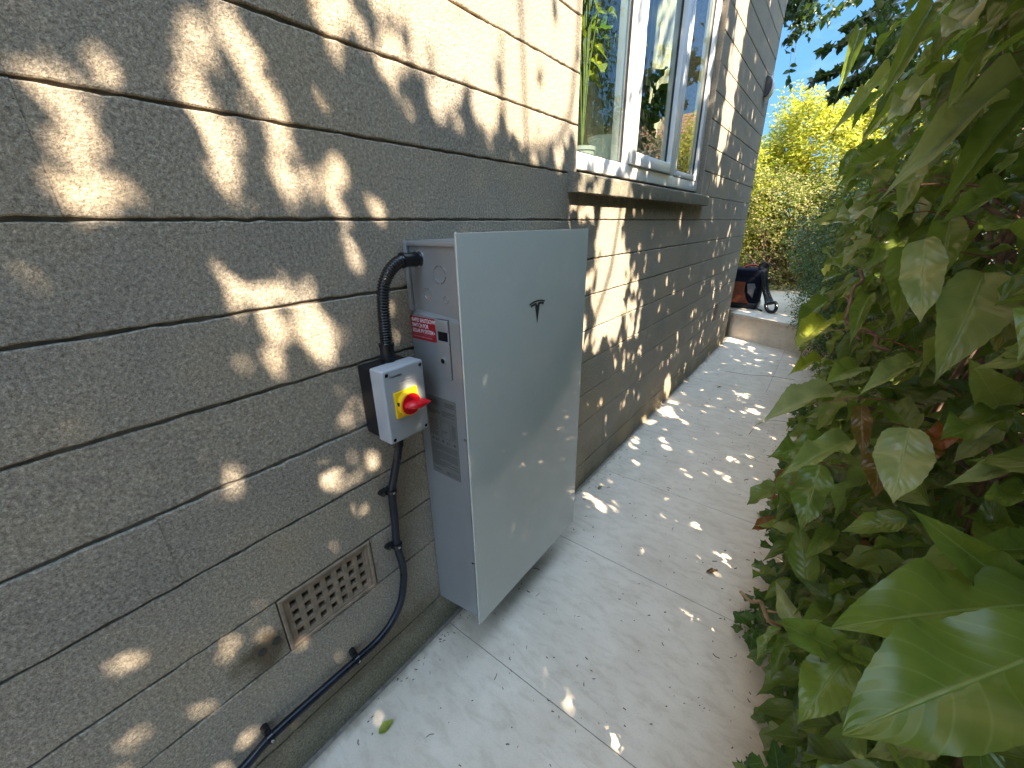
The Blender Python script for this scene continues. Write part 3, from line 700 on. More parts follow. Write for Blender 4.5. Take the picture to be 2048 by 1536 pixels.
tube(bm, rs, lambda t: rings[int(round(t * samples)) % 6], 20); obj('corrugated_tube', bm, M['blackgloss'], fx, smooth=True, angle=60)
def connector(p0, p1, r, parent, name='connector'):
    p0 = Vector(p0); p1 = Vector(p1); d = p1 - p0; bm = bmesh.new()
    cyl(bm, p0, p0 + d * .16, r * .95, seg=28); cyl(bm, p0 + d * .161, p0 + d * .24, r * 1.10, seg=8); cyl(bm, p0 + d * .241, p0 + d * .86, r * 1.02, seg=28); cyl(bm, p0 + d * .861, p1, r * 1.12, seg=28)
    return obj(name, bm, M['black'], parent, angle=40)
connector((XC, .0095, 1.2315), (XC, -.040, 1.2315), .0155, fx); connector((XC, -.108, 1.0115), (XC, -.108, 1.055), .0155, fx)
bm = bmesh.new(); cyl(bm, (XC, .0098, 1.2315), (XC, .0078, 1.2315), .0185, seg=32); obj('washer', bm, M['chrome'], fx)
# ------------------------------------------------------------------ rigid conduit and its clips
cnd = empty('conduit_pipe', 'smooth black conduit dropping from the isolator and bending left along the wall base', 'conduit', (.03, -.2, .2))
cp = [(.040, -.108, .800), (.038, -.1105, .77), (.026, -.124, .70), (.020, -.1345, .649), (.018, -.137, .56), (.019, -.1420, .478), (.020, -.1350, .400), (.020, -.1385, .345), (.020, -.160, .275), (.020, -.2, .232), (.020, -.25, .213), (.020, -.314, .212), (.020, -.42, .214), (.020, -.538, .213), (.020, -.60, .196), (.020, -.70, .185), (.020, -.9, .18), (.02, -1.4, .18)]
bm = bmesh.new(); tube(bm, catmull(cp, 12), .0106, 20); obj('pipe', bm, M['pvc'], cnd, smooth=True, angle=60)
bm = bmesh.new(); cyl(bm, (.042, -.108, .834), (.042, -.108, .822), .020, seg=28); cyl(bm, (.0418, -.108, .822), (.041, -.1085, .806), .0175, .0135, seg=28); cyl(bm, (.0405, -.1085, .807), (.0395, -.109, .786), .0135, seg=24)
obj('gland', bm, M['black'], cnd, angle=40)
def make_clip():
    c = empty('pipe_clip', '', 'pipe clip', (0, 0, 0), 'black saddle clips on the conduit')
    bm = bmesh.new()      # local: pipe runs along z, wall at x=-.02, arm to -y
    tube(bm, [(0, 0, -.006), (0, 0, .006)], .0136, 20, True)
    cyl(bm, (-.02, -.012, 0), (-.004, -.010, 0), .0085, .0075, 16); box(bm, -.02, -.006, -.012, .010, -.0062, .0062, .001)
    obj('saddle', bm, M['blackgloss'], c, angle=40)
    bm = bmesh.new(); cyl(bm, (-.004, -.0205, .0), (-.0205, -.0205, 0), .0062, .0085, 14); box(bm, -.0203, -.005, -.021, -.010, -.005, .005, .001); obj('lug', bm, M['blackgloss'], c, angle=40)
    bm = bmesh.new(); cyl(bm, (.0128, -.003, 0), (.0146, -.003, 0), .0030, seg=16); s = obj('screw', bm, M['chrome'], c)
    bm = bmesh.new(); cyl(bm, (.0140, -.003, 0), (.0149, -.003, 0), .0014, seg=12); obj('screw_socket', bm, M['blackgloss'], c)
    return c
clip0 = make_clip()
CL = [((.020, -.1345, .655), -4, 'black conduit clip just below the isolator box, highest on the pipe'), ((.020, -.1420, .478), 4, 'black conduit clip right of the air brick at the top of the bend'),
      ((.020, -.314, .212), 88, 'black conduit clip under the air brick at the foot of the bend'), ((.020, -.538, .213), 86, 'black conduit clip nearest the lower left corner, on the level run')]
for i, (p, rot, lb) in enumerate(CL):
    if i == 0: c = clip0
    else:
        c = clip0.copy(); COL.objects.link(c)
        for ch in clip0.children:
            d = ch.copy(); COL.objects.link(d); d.parent = c
    c.location = p; c.rotation_euler = (R(-rot), 0, 0); c['label'] = lb

# ------------------------------------------------------------------ gaps that the sun shines through
# (u, v) = where a sun ray meets the plane of the wall: y and z; foliage leaves these gaps open
SX, SY, SZ = SUN
def uv_of(p): k = p[..., 0] / SX; return p[..., 1] - SY * k, p[..., 2] - SZ * k
GU0, GU1, GV0, GV1, GS = -2.0, 5.2, -2.2, 4.2, .01
NU, NV = int((GU1 - GU0) / GS), int((GV1 - GV0) / GS)
UU, VV = np.meshgrid(GU0 + GS * (np.arange(NU) + .5), GV0 + GS * (np.arange(NV) + .5), indexing='ij')
LIT = np.zeros((NU, NV), dtype=bool)
def smooth_noise(shape_u, shape_v, rot, seed):
    g = np.random.default_rng(seed).random((200, 200)); c, s = math.cos(rot), math.sin(rot)
    a = ((UU * c + VV * s) / shape_u + 60); b = ((-UU * s + VV * c) / shape_v + 60)
    i = np.floor(a).astype(int) % 199; j = np.floor(b).astype(int) % 199; fa = a - np.floor(a); fb = b - np.floor(b)
    fa = fa * fa * (3 - 2 * fa); fb = fb * fb * (3 - 2 * fb)
    return g[i, j] * (1 - fa) * (1 - fb) + g[i + 1, j] * fa * (1 - fb) + g[i, j + 1] * (1 - fa) * fb + g[i + 1, j + 1] * fa * fb
def capsule(u0, v0, u1, v1, r):
    du, dv = u1 - u0, v1 - v0; q = max(du * du + dv * dv, 1e-9)
    lo = lambda a, g0: int((a - g0) / GS)
    i0, i1 = max(lo(min(u0, u1) - r, GU0), 0), min(lo(max(u0, u1) + r, GU0) + 2, NU); j0, j1 = max(lo(min(v0, v1) - r, GV0), 0), min(lo(max(v0, v1) + r, GV0) + 2, NV)
    if i0 >= i1 or j0 >= j1: return
    a, b = UU[i0:i1, j0:j1], VV[i0:i1, j0:j1]; t = np.clip(((a - u0) * du + (b - v0) * dv) / q, 0, 1)
    LIT[i0:i1, j0:j1] |= np.hypot(a - u0 - t * du, b - v0 - t * dv) < r
WALL_SPOTS = [(-.455, 1.531, -.43, 1.49, .017)]
PXS = [(27,5,100,50,12),(205,50,214,68,11),(55,130,170,245,26),(152,270,160,318,12),(32,237,55,246,9),(375,68,424,137,15),(440,15,510,130,25),(440,80,540,195,22),(540,200,560,275,25),(556,295,580,365,19),(562,380,602,432,12),(374,130,388,190,20),
 (365,220,438,290,25),(456,255,479,297,14),(447,315,447,388,16),(242,365,256,412,20),(292,315,335,342,11),(292,347,333,402,8),(120,362,155,425,17),(675,330,680,365,18),(625,360,685,425,12),(740,388,762,442,13),(690,485,716,530,15),
 (456,492,474,525,8),(447,547,533,597,22),(447,588,470,602,13),(515,615,565,675,20),(524,552,565,588,10),(580,556,611,580,15),(588,606,640,650,9),(612,663,620,697,12),(635,626,641,660,12),(658,655,681,703,21),(635,695,650,706,11),(641,729,642,733,11),
 (547,796,548,797,13),(537,732,572,760,8),(698,806,704,846,17),(692,778,700,798,6),(477,726,478,730,9),(457,932,463,955,12),(704,892,706,897,5),(744,904,750,947,7),(15,535,30,560,28),(180,640,182,646,13),(294,716,348,765,7),(163,869,175,907,20),
 (218,1037,222,1040,24),(381,869,383,873,12),(402,907,404,910,14),(400,942,402,944,11),(240,1325,244,1327,18),(272,1320,274,1316,9),(256,1478,260,1470,25),(27,1415,40,1410,15),(411,1423,413,1421,11),(492,1480,504,1465,11),(452,1494,455,1491,9),(691,1000,692,1002,5),(716,1018,718,1022,7),(661,914,663,915,6)]
for x0, y0, x1, y1, r in PXS:
    a = on(x0, y0, 0, 0); b = on(x1, y1, 0, 0); c = on((x0 + x1) / 2 + r, (y0 + y1) / 2, 0, 0); d = on((x0 + x1) / 2, (y0 + y1) / 2 - r, 0, 0); m_ = (a + b) / 2
    rr = .5 * ((c - m_).length + (d - m_).length)
    capsule(a.y, a.z, b.y, b.z, rr * (.92 if r < 13 else .70))
# broad sunny area over the battery and round the window
TH = math.atan2(.42, 1.0)
n1 = smooth_noise(.036, .10, -TH, 3); n2 = smooth_noise(.018, .045, -TH, 4); nn = .6 * n1 + .4 * n2
sc = np.clip((VV - 1.28) / .40, 0, 1) * np.clip((UU + .36) / .52, 0, 1) * np.clip((1.95 - UU) / .7, 0, 1)
LIT |= (nn < sc * .70) & (VV > 1.25)
sc2 = np.clip((VV - 1.50) / .12, 0, 1) * np.clip((UU - .25) / .2, 0, 1) * np.clip((1.6 - UU) / .3, 0, 1); LIT |= nn < sc2 * .70
# column of light right of the battery
def gauss(u0, s, v0, v1, f): return f * np.exp(-((UU - u0 - (1.4 - VV) * .12) / s) ** 2) * np.clip((VV - v0) / .08, 0, 1) * np.clip((v1 - VV) / .05, 0, 1)
n3 = smooth_noise(.028, .06, -TH, 9); n4 = smooth_noise(.02, .04, -TH, 10); nc = .6 * n3 + .4 * n4
LIT |= nc < gauss(1.17, .11, .78, 1.43, .85) + gauss(1.0, .32, .70, 1.5, .43) + gauss(1.45, .30, .38, 1.25, .34) + .18 * np.exp(-((UU - 1.1) / .3) ** 2) * .45 * (VV < .75) * (VV > -.5)
LIT |= nc < .80 * np.exp(-((UU - 2.92 - (2.6 - VV) * .10) / .17) ** 2) * np.clip((VV - 1.72) / .3, 0, 1) + .40 * np.exp(-((UU - 2.95) / .12) ** 2) * (VV > 1.3)
LIT |= (nc < .215) & (UU > .9)
n5 = .6 * smooth_noise(.045, .085, -TH, 21) + .4 * smooth_noise(.03, .05, -TH, 22); LIT |= (n5 < .205) & (UU < .1) & (VV > .1) & (VV < 1.15)
LIT |= (n5 < .13) & (UU < .15) & (VV > 1.3)
EXTRA = (.6 * smooth_noise(.07, .10, 0, 31) + .4 * smooth_noise(.04, .05, 0, 32) < .22) & (VV < .9) & (UU > .35)      # thin places in the crowns, shaded again by the hedge below
LIT |= nn < .55 * np.clip((VV - 1.9) / .3, 0, 1) * np.clip((UU - 1.9) / .2, 0, 1) * np.clip((2.7 - UU) / .2, 0, 1)
# patches on the paving
GSP = [(1310,800,34),(1340,815,22),(1290,845,14),(1370,845,10),(1330,880,10),(1480,775,9),(1510,820,16),(1495,790,7),(1440,800,5),(1410,785,6),(1335,915,7),(1275,880,8),(1455,960,10),(1475,690,20),(1500,700,12),(1460,685,14),(1520,720,9),
       (1135,1415,11),(1140,1400,8),(1185,1390,7),(1195,1480,14),(1230,1470,16),(1245,1495,14),(1260,1360,9),(1275,1385,12),(1290,1430,16),(1305,1455,14),(1320,1530,22),(1340,1500,12),(1090,1345,9),(1038,1258,5),(1050,1260,5),(1240,1130,7),(1270,1150,6),(1545,1020,14),(1485,1120,8),(1475,1135,8),(1240,1250,5),(930,1255,7)]
for x, y, r in GSP:
    for k in range(3):
        p = on(x + random.uniform(-r, r) * .5, y + random.uniform(-r, r) * .5, 2, 0); q = on(x + r * .6, y, 2, 0); rr = max((q - p).length * .45, .004)
        u, v = p.y - SY * p.x / SX, -SZ * p.x / SX
        capsule(u, v, u + random.uniform(-.02, .02), v + random.uniform(-.01, .02), rr)
# small dapples on the glass front
for k in range(46):
    y, z = random.uniform(.02, .58), random.uniform(.2, 1.24); s = UD / SX
    capsule(y - SY * s, z - SZ * s, y - SY * s + random.uniform(-.006, .006), z - SZ * s + random.uniform(-.012, .012), random.uniform(.002, .006))
def hits_gap(P, extra=False):
    u, v = uv_of(P); i = ((u - GU0) / GS).astype(int); j = ((v - GV0) / GS).astype(int)
    ok = (i >= 0) & (i < NU) & (j >= 0) & (j < NV); g = LIT | EXTRA if extra else LIT; return ok & g[np.clip(i, 0, NU - 1), np.clip(j, 0, NV - 1)]

# ------------------------------------------------------------------ leaves
def template(nt_, ns_, wmax=.5, tip=1.6, fold=.22, droop=.12, serr=0.0, wave=0.0, tpos=.42, lobes=0):
    """a leaf of length 1 along +x, blade in y, height in z -> verts, quads, uv"""
    V, UV = [], []
    for i in range(nt_ + 1):
        t = i / nt_
        w = math.sin(math.pi * t ** (math.log(.5) / math.log(tpos))) ** (.72 if t < tpos else tip * .5)
        w = max(w, 0.012 if i in (0, nt_) else .02) * wmax
        if lobes: w *= 1 + .28 * math.cos(t * 2 * math.pi * lobes)
        for j in range(-ns_, ns_ + 1):
            s = j / ns_; ww = w * (1 + (serr * (1 if i % 2 else -1) if abs(j) == ns_ else 0))
            xx = t + (serr * .10 * abs(s) if abs(j) == ns_ else 0)
            V.append((xx, s * ww, -droop * t * t + fold * abs(s) * ww + wave * math.sin(t * 13 + (1.3 if s > 0 else 0)) * abs(s) * ww)); UV.append((s, t))
    k = 2 * ns_ + 1; F = [(i * k + j, i * k + j + 1, (i + 1) * k + j + 1, (i + 1) * k + j) for i in range(nt_) for j in range(2 * ns_)]
    return np.array(V), np.array(F), np.array(UV)
def norm(a): return a / np.maximum(np.linalg.norm(a, axis=-1, keepdims=True), 1e-9)
def place(tpl, P, D, Nn, Ln, Wd):
    """P base, D axis, Nn rough normal, Ln length, Wd width/length scale -> verts (n,k,3)"""
    V, F, UV = tpl; D = norm(D); S = norm(np.cross(Nn, D)); Z = np.cross(D, S)
    return P[:, None, :] + Ln[:, None, None] * (V[None, :, 0:1] * D[:, None, :] + V[None, :, 1:2] * Wd[:, None, None] * S[:, None, :] + V[None, :, 2:3] * Z[:, None, :])
def leaves(name, m, parts, parent=None, cull=True, keep=None, extra=False):
    """parts: list of (template, P, D, N, L, W, tint)"""
    AV, AF, AT, AU = [], [], [], []; off = 0
    for tpl, P, D, Nn, Ln, Wd, T in parts:
        X = place(tpl, P, D, Nn, Ln, Wd); sel = np.ones(len(X), bool)
        if cull:
            k = X.shape[1]; idx = [0, k // 2, k - 1, (k // 4), (3 * k // 4)]
            h = np.zeros(len(X), bool)
            pts_ = [X[:, q] for q in idx] + [X[:, k // 2] * .5 + X[:, 0] * .5, X[:, k // 2] * .5 + X[:, -1] * .5, X.min(1) * .5 + X.max(1) * .5]
            for q in pts_: h |= hits_gap(q, extra)
            sel &= ~h
        sel &= (X[:, :, 0] > .03).all(1) | (X[:, :, 1] > 4.7).all(1)
        if keep is not None: sel &= keep(X)
        X = X[sel]; T = T[sel]; n, k = X.shape[:2]
        AV.append(X.reshape(-1, 3)); AF.append((tpl[1][None] + (np.arange(n) * k)[:, None, None] + off).reshape(-1, 4)); AT.append(np.repeat(T, k)); AU.append(np.tile(tpl[2], (n, 1))); off += n * k
    return fastmesh(name, np.concatenate(AV), np.concatenate(AF), np.concatenate(AT), m, parent, np.concatenate(AU), True)
def rv(n, s=1.0): return RNG.normal(0, s, (n, 3))
CC = np.array(CAM_C)
T_HERO = template(28, 5, .5, 2.5, .22, .16, .022, .16, .38)
T_HEROS = [T_HERO, template(28, 5, .5, 2.9, .30, .30, .03, .10, .42), template(28, 5, .5, 2.2, .12, -.06, .018, .22, .40)]
T_WIDE = template(40, 6, .5, 1.75, .16, .12, .012, .13, .47)
T_BIG = template(12, 2, .5, 2.4, .26, .20, .02, .18)
T_MED = template(8, 1, .5, 2.3, .30, .22, 0, .14)
T_LOW = template(3, 1, .5, 1.7, .25, .15)
T_DIA = template(2, 1, .5, 1.3, .2, .1, tpos=.5)
T_IVY = template(9, 2, .62, 1.5, .15, .10, .05, .1, .35, 2)
def tints(n, special=.05):
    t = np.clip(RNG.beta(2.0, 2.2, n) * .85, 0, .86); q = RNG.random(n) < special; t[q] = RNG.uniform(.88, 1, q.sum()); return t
def shoots(n, sampler, direc, per, L0, L1, wl=.45, spread=.9, step=.028, tspec=.04, hang=.55, tmul=1.0):
    """shoots with alternate leaves; returns leaf arrays and stem polylines"""
    B = sampler(n); D0 = norm(direc(B)); Ps, Ds, Ns, stems = [], [], [], []
    for k in range(per):
        f = (k + .5) / per; bend = norm(D0 + np.array([0, 0, -.35]) * f * f)
        p = B + bend * (k * step); ph = k * 2.4 + RNG.uniform(-.5, .5, n)
        a = norm(np.cross(D0, np.array([.1, .2, 1.0]))); b = np.cross(a, D0)
        side = a * np.cos(ph)[:, None] + b * np.sin(ph)[:, None]
        Ps.append(p); Ds.append(norm(bend * (.35 + .6 * f) + side * spread + np.array([0, 0, -hang]) * RNG.uniform(.3, 1.2, (n, 1)) + rv(n, .15))); Ns.append(norm(np.array([-.25, -.25, 1.0]) + rv(n, .38)))
    P, D, Nn = np.concatenate(Ps), np.concatenate(Ds), np.concatenate(Ns); m_ = len(P)
    return P, D, Nn, RNG.uniform(L0, L1, m_), RNG.uniform(wl * .8, wl * 1.2, m_), tints(m_, tspec) * tmul, B, D0
def stems_mesh(name, m, B, D0, length, parent, rad=.0014, seg=5):
    if len(B) > 95:
        k = np.argsort(np.linalg.norm(B - CC, axis=1))[:95]; B, D0 = B[k], D0[k]
    for b, d in zip(B, D0):
        b = Vector(b); d = Vector(d); bm = bmesh.new(); tube(bm, [b - d * .06, b, b + d * length * .5 + Vector((0, 0, -.006)), b + d * length + Vector((0, 0, -.03))], lambda t: rad * (1.25 - .8 * t), seg, False)
        obj(name, bm, m, parent, smooth=True)
def clear_cam(X, r=.52): return (np.linalg.norm(X - CC, axis=2) > r).all(1)
def limb(bm, a, b, r0, r1, wob=.04, seg=8, n=5):
    a = Vector(a); b = Vector(b); L_ = (b - a).length; pts = [a.lerp(b, k / n) + (Vector((RNG.normal(), RNG.normal(), RNG.normal())) * wob * L_ * (0 if k in (0, n) else 1)) for k in range(n + 1)]
    tube(bm, catmull(pts, 4), lambda t: r0 + (r1 - r0) * t, seg)
# --- near broad-leaved shrub (the hedge along the path) -----------------
def edge_x(y, z): return .85 + .06 * (z < 1.15) + .035 * np.sin(y * 5.1 + z * 3) + .02 * np.sin(y * 13 + 2)
shrub = empty('broad_leaved_shrub', 'big-leaved green laurel-like shrub crowding the right side of the picture, nearest the camera', 'shrub', (1.15, .7, ZG))
def samp(y0, y1, z0, z1, d0, d1):
    def f(n):
        y = RNG.uniform(y0, y1, n); z = RNG.uniform(z0, z1, n); return np.stack([edge_x(y, z) + d0 + (d1 - d0) * RNG.random(n) ** 1.2, y, z], 1)
    return f
def outd(B): return np.array([-.8, -.25, .25]) + rv(len(B), .45)
def upd(B): return np.array([-.3, -.2, .2]) + rv(len(B), .6)
HEROBOX = []
def nokeep(X):
    q = (X.mean(1) - CC) @ np.array(RM); z = np.minimum(q[:, 2], -1e-4); px = 1024 - CAM_F * q[:, 0] / z; py = 768 + CAM_F * q[:, 1] / z; dp = -q[:, 2]; bad = np.zeros(len(X), bool)
    for x0, y0, x1, y1, w, d in HEROBOX:
        L2 = (x1 - x0) ** 2 + (y1 - y0) ** 2; t = np.clip(((px - x0) * (x1 - x0) + (py - y0) * (y1 - y0)) / L2, 0, 1)
        bad |= (np.hypot(px - x0 - t * (x1 - x0), py - y0 - t * (y1 - y0)) < w * .62 + 26) & (dp < d * 1.06) & (dp > 0)
    return nokeep0(X) & ~bad
def nokeep0(X):
    lo = X.min(1); return clear_cam(X) & (lo[:, 0] > np.where(lo[:, 1] < .25, .845, .76)) & (X[:, :, 2] > .0).all(1)
parts = []
s1 = shoots(240, samp(-.1, 1.3, .35, 2.3, .03, .25), outd, 6, .075, .135, .36, hang=.8, tspec=.025)
parts.append((T_BIG, *s1[:6]))
s2 = shoots(330, samp(-.3, 2.3, .25, 2.7, .08, .50), outd, 6, .07, .13, .37, hang=.8, tspec=.03); parts.append((T_MED, *s2[:6]))
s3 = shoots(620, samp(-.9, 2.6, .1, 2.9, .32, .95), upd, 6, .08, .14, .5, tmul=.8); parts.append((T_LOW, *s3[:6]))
HERO = [(2120,1205,1695,1226,150,.40,.50),(2150,1285,1702,1442,215,.30,.42),(1690,1306,1538,1238,72,.46,.5),(1692,1318,1597,1437,92,.45,.55),(1712,1322,1682,1441,72,.455,.5),(1742,1325,1650,1282,44,.47,.6),(2020,1170,1858,1045,88,.42,.3),
 (2100,1100,1950,1085,62,.44,.35),(1818,856,1786,1010,92,.52,.78),(1862,872,1812,945,62,.55,1.0),(1968,545,1902,732,112,.50,.72),(2050,562,1996,712,78,.50,.93),(2045,148,1785,342,62,.55,.84),(2070,180,1897,362,64,.53,.55),(1855,160,1770,260,40,.60,.84),
 (1782,142,1674,240,26,.80,.86),(1834,86,1786,143,32,.70,.84),(1850,478,1842,652,72,.52,.78),(1812,495,1800,640,60,.58,.45),(1998,812,1964,738,70,.50,.66),(2002,826,1878,890,62,.49,.35),(2070,922,1918,951,46,.46,.8),(1655,640,1598,668,40,.95,.905),(1690,637,1660,652,20,1.0,.90),
 (1643,717,1584,735,22,1.0,.9),(1672,786,1537,803,38,.85,.84),(1640,930,1604,1066,62,.62,.3),(1722,812,1726,912,34,.62,.95),(1830,727,1738,752,34,.60,.75),(1650,875,1530,924,40,.80,.4),(1702,880,1570,932,48,.70,.7),(1720,735,1668,742,36,.75,.6),
 (1905,860,1850,905,50,.54,1.0),(1760,910,1752,985,52,.56,.95),(1868,5,1790,130,46,.62,.55),(1960,0,1890,90,60,.55,.84),(1990,60,1905,190,52,.52,.6),(1720,60,1690,150,26,.85,.5),(1740,420,1668,445,30,.80,.84),(1700,440,1632,438,24,1.0,.84),(1790,300,1700,330,26,.7,.5),
 (1775,365,1690,330,28,.72,.84),(1800,480,1745,520,34,.66,.5),(1660,600,1590,640,26,1.0,.35),(1690,545,1640,500,24,.95,.5),(1835,330,1800,420,44,.6,.7),(1900,440,1880,545,60,.54,.45),(2030,440,1985,470,55,.48,.5),(2010,380,1900,420,40,.5,.4),(1740,590,1700,660,34,.7,.45),(2060,980,1960,1010,50,.45,.45)]
HP, HD, HN, HL, HW, HT = [], [], [], [], [], []
for x0, y0, x1, y1, w, d, tn in HERO:
    a = at(x0, y0, d * 1.04); b = at(x1, y1, d * .97); ln = (b - a).length; view = (CAM_C - (a + b) / 2).normalized()
    nrm_ = (view * 1.0 + Vector((-.25, -.05, .75)) * .55 + Vector(RNG.normal(0, .12, 3))).normalized()
    dd = (b - a).normalized(); cosn = abs((nrm_ - dd * nrm_.dot(dd)).normalized().dot((view - dd * view.dot(dd)).normalized()))
    wd = w / CAM_F * d / max(.6, cosn)
    HP.append(a); HD.append(dd); HN.append(nrm_); HL.append(ln); HW.append(wd / ln); HT.append(tn)
hero = (T_HERO, np.array(HP), np.array(HD), np.array(HN), np.array(HL), np.array(HW), np.array(HT))
HEROBOX += [h[:6] for h in HERO]
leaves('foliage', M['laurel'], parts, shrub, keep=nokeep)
# the foremost leaves, each one a part of the shrub
for i in range(len(HT)):
    one = (T_WIDE if i < 2 else T_HEROS[i % 3], *[q[i:i + 1] for q in hero[1:]])
    o = leaves('leaf', M['laurel'], [one], shrub, cull=False)
    if HT[i] >= .94: o['label'] = 'withered red-brown leaf'
    elif HT[i] >= .89: o['label'] = 'yellow leaf'
bm = bmesh.new()
for a, b, r0, r1 in ((at(2100, 560, .75), at(1870, 372, .8), .008, .004), (at(2120, 400, .8), at(1980, 495, .85), .010, .006), (at(1960, 480, .9), at(1760, 380, .9), .007, .003), (at(2080, 890, .75), at(1690, 800, .8), .006, .003), (at(2060, 1010, .7), at(1840, 860, .75), .008, .003),
                     (at(2080, 1060, .6), at(1960, 1140, .62), .006, .005), (at(2000, 1180, .7), at(1960, 850, .8), .005, .0035), (at(1720, 680, .8), at(1690, 590, .85), .003, .002), (at(1720, 540, .8), at(1690, 640, .8), .0035, .003), (at(1690, 640, .8), at(1780, 700, .75), .003, .004)):
    limb(bm, a, b, r0, r1, .05)
for k in range(26):
    y = RNG.uniform(-.2, 3.2); b0 = (RNG.uniform(1.1, 1.5), y, ZG); z = RNG.uniform(.5, 2.2)
    limb(bm, b0, (edge_x(y, z) + RNG.uniform(.12, .35), y + RNG.uniform(-.5, .5), z), .012, .004, .022)
obj('branch', bm, M['bark'], shrub, smooth=True)
SB, SDD = np.concatenate([s1[6], s2[6]]), np.concatenate([s1[7], s2[7]]); far = np.linalg.norm(SB - CC, axis=1) > .95
stems_mesh('shoot', M['redstem'], SB[far], SDD[far], .10, shrub)
# --- ivy and seedlings at the foot of the hedge -------------------------
ivy = empty('ivy_patch', 'low dark ivy and seedlings spilling over the paving edge at the foot of the hedge', 'ivy', (.95, .4, ZG))
def ivs(n):
    y = RNG.uniform(-.35, 2.6, n); z = np.abs(RNG.normal(0, .15, n)) + .02; x = .925 + .045 * np.sin(y * 7) + .03 * np.sin(y * 17 + 1) + RNG.random(n) ** 1.3 * .35 + z * .12; return np.stack([x, y, z], 1)
s4 = shoots(620, ivs, lambda B: np.array([-.6, -.2, .5]) + rv(len(B), .6), 5, .028, .055, .75, .9, .022, .03, .35)
leaves('foliage', M['ivy'], [(T_IVY, *s4[:6])], ivy, cull=False, keep=lambda X: (X[:, :, 2] > .002).all(1) & (X[:, :, 0] > .80).all(1) & clear_cam(X, .3))
stems_mesh('stem', M['bark'], s4[6][:300], s4[7][:300], .05, ivy, .0012, 4)
# --- small-leaved dark shrub further down the path ----------------------
def bushpts(c, rad, shell=.55):
    def f(n):
        d = norm(rv(n)); r = shell + (1 - shell) * RNG.random(n) ** .6; r *= 1 + .16 * np.sin(d[:, 0] * 7 + d[:, 2] * 5) + .1 * np.sin(d[:, 1] * 15 + 3); return np.array(c) + d * np.array(rad) * r[:, None]
    return f
def bush(name, label, cat, c, rad, n, per, L0, L1, m, tpl, wl=.5, keep=None, step=.02, twigs=30, up=.5, group=None, shell=.55, cull=True, spec=.0):
    e = empty(name, label, cat, (c[0], c[1], ZG if c[1] < 4.6 or c[0] > 1.6 else ZG), group)
    s = shoots(n, bushpts(c, rad, shell), lambda B: (B - np.array(c)) / np.array(rad) + np.array([0, 0, up]) + rv(len(B), .5), per, L0, L1, wl, .9, step, spec, .2)
    leaves('foliage', m, [(tpl, *s[:6])], e, cull=cull, keep=keep)
    bm = bmesh.new()
    for k in range(twigs):
        q = bushpts(c, rad, .7)(1)[0]; limb(bm, (c[0] + RNG.uniform(-.2, .2) * rad[0], c[1] + RNG.uniform(-.2, .2) * rad[1], ZG), q, .012, .003, .06, 5, 4)
    obj('branch', bm, M['bark'], e, smooth=True); return e
px_ = lambda X: (X[:, :, 2] > .01).all(1)
bush('small_leaved_shrub', 'dark small-leaved shrub spilling over the step end of the path', 'shrub', (1.30, 3.35, .95), (.56, 1.05, 1.15), 9000, 6, .016, .028, M['smallleaf'], T_LOW, .6, px_, .013, 40)
bush('small_leaved_shrub', 'low box-like shrub right of the black tool on the terrace', 'shrub', (1.16, 5.55, .85), (.74, .75, .9), 5200, 6, .018, .032, M['smallleaf'], T_LOW, .6, px_, .014, 40)
bush('small_leaved_shrub', 'little wispy shrub leaning over the right half of the pale step', 'shrub', (1.0, 4.42, .42), (.40, .34, .44), 2600, 6, .014, .026, M['smallleaf'], T_LOW, .6, px_, .014, 24)
# --- bright bush in full sun beyond the terrace -------------------------
bush('leafy_tree', 'tall green tree rising behind the hedge past the house window', 'tree', (2.9, 4.5, 3.1), (1.0, 1.0, 1.7), 5500, 6, .05, .09, M['smallleaf'], T_LOW, .5, None, .04, 40, .2)
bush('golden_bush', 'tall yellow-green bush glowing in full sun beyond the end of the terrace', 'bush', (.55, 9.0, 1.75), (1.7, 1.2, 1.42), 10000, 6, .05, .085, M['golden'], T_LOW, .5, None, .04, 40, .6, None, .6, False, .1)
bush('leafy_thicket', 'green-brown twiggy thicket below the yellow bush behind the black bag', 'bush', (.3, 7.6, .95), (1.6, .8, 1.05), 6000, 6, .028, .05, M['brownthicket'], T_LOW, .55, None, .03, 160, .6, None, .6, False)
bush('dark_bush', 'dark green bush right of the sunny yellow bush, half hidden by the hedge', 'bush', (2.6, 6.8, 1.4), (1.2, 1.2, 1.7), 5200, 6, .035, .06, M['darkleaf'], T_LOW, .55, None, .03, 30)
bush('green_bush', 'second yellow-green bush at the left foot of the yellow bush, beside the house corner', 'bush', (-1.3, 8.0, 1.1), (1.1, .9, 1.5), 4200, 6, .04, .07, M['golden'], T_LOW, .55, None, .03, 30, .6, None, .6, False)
def pix(X):
    q = (X - CC) @ np.array(RM); z = np.minimum(q[..., 2], -1e-4); return np.stack([1024 - CAM_F * q[..., 0] / z, 768 + CAM_F * q[..., 1] / z, np.where(q[..., 2] < 0, -q[..., 2], -1)], -1)
def skygap(X):
    p = pix(X.mean(1)); return ~((p[:, 2] > 0) & (p[:, 0] > 1500) & (p[:, 0] < 1735 - (p[:, 1] - 100).clip(0, 200) * .2) & (p[:, 1] > -60) & (p[:, 1] < 300))
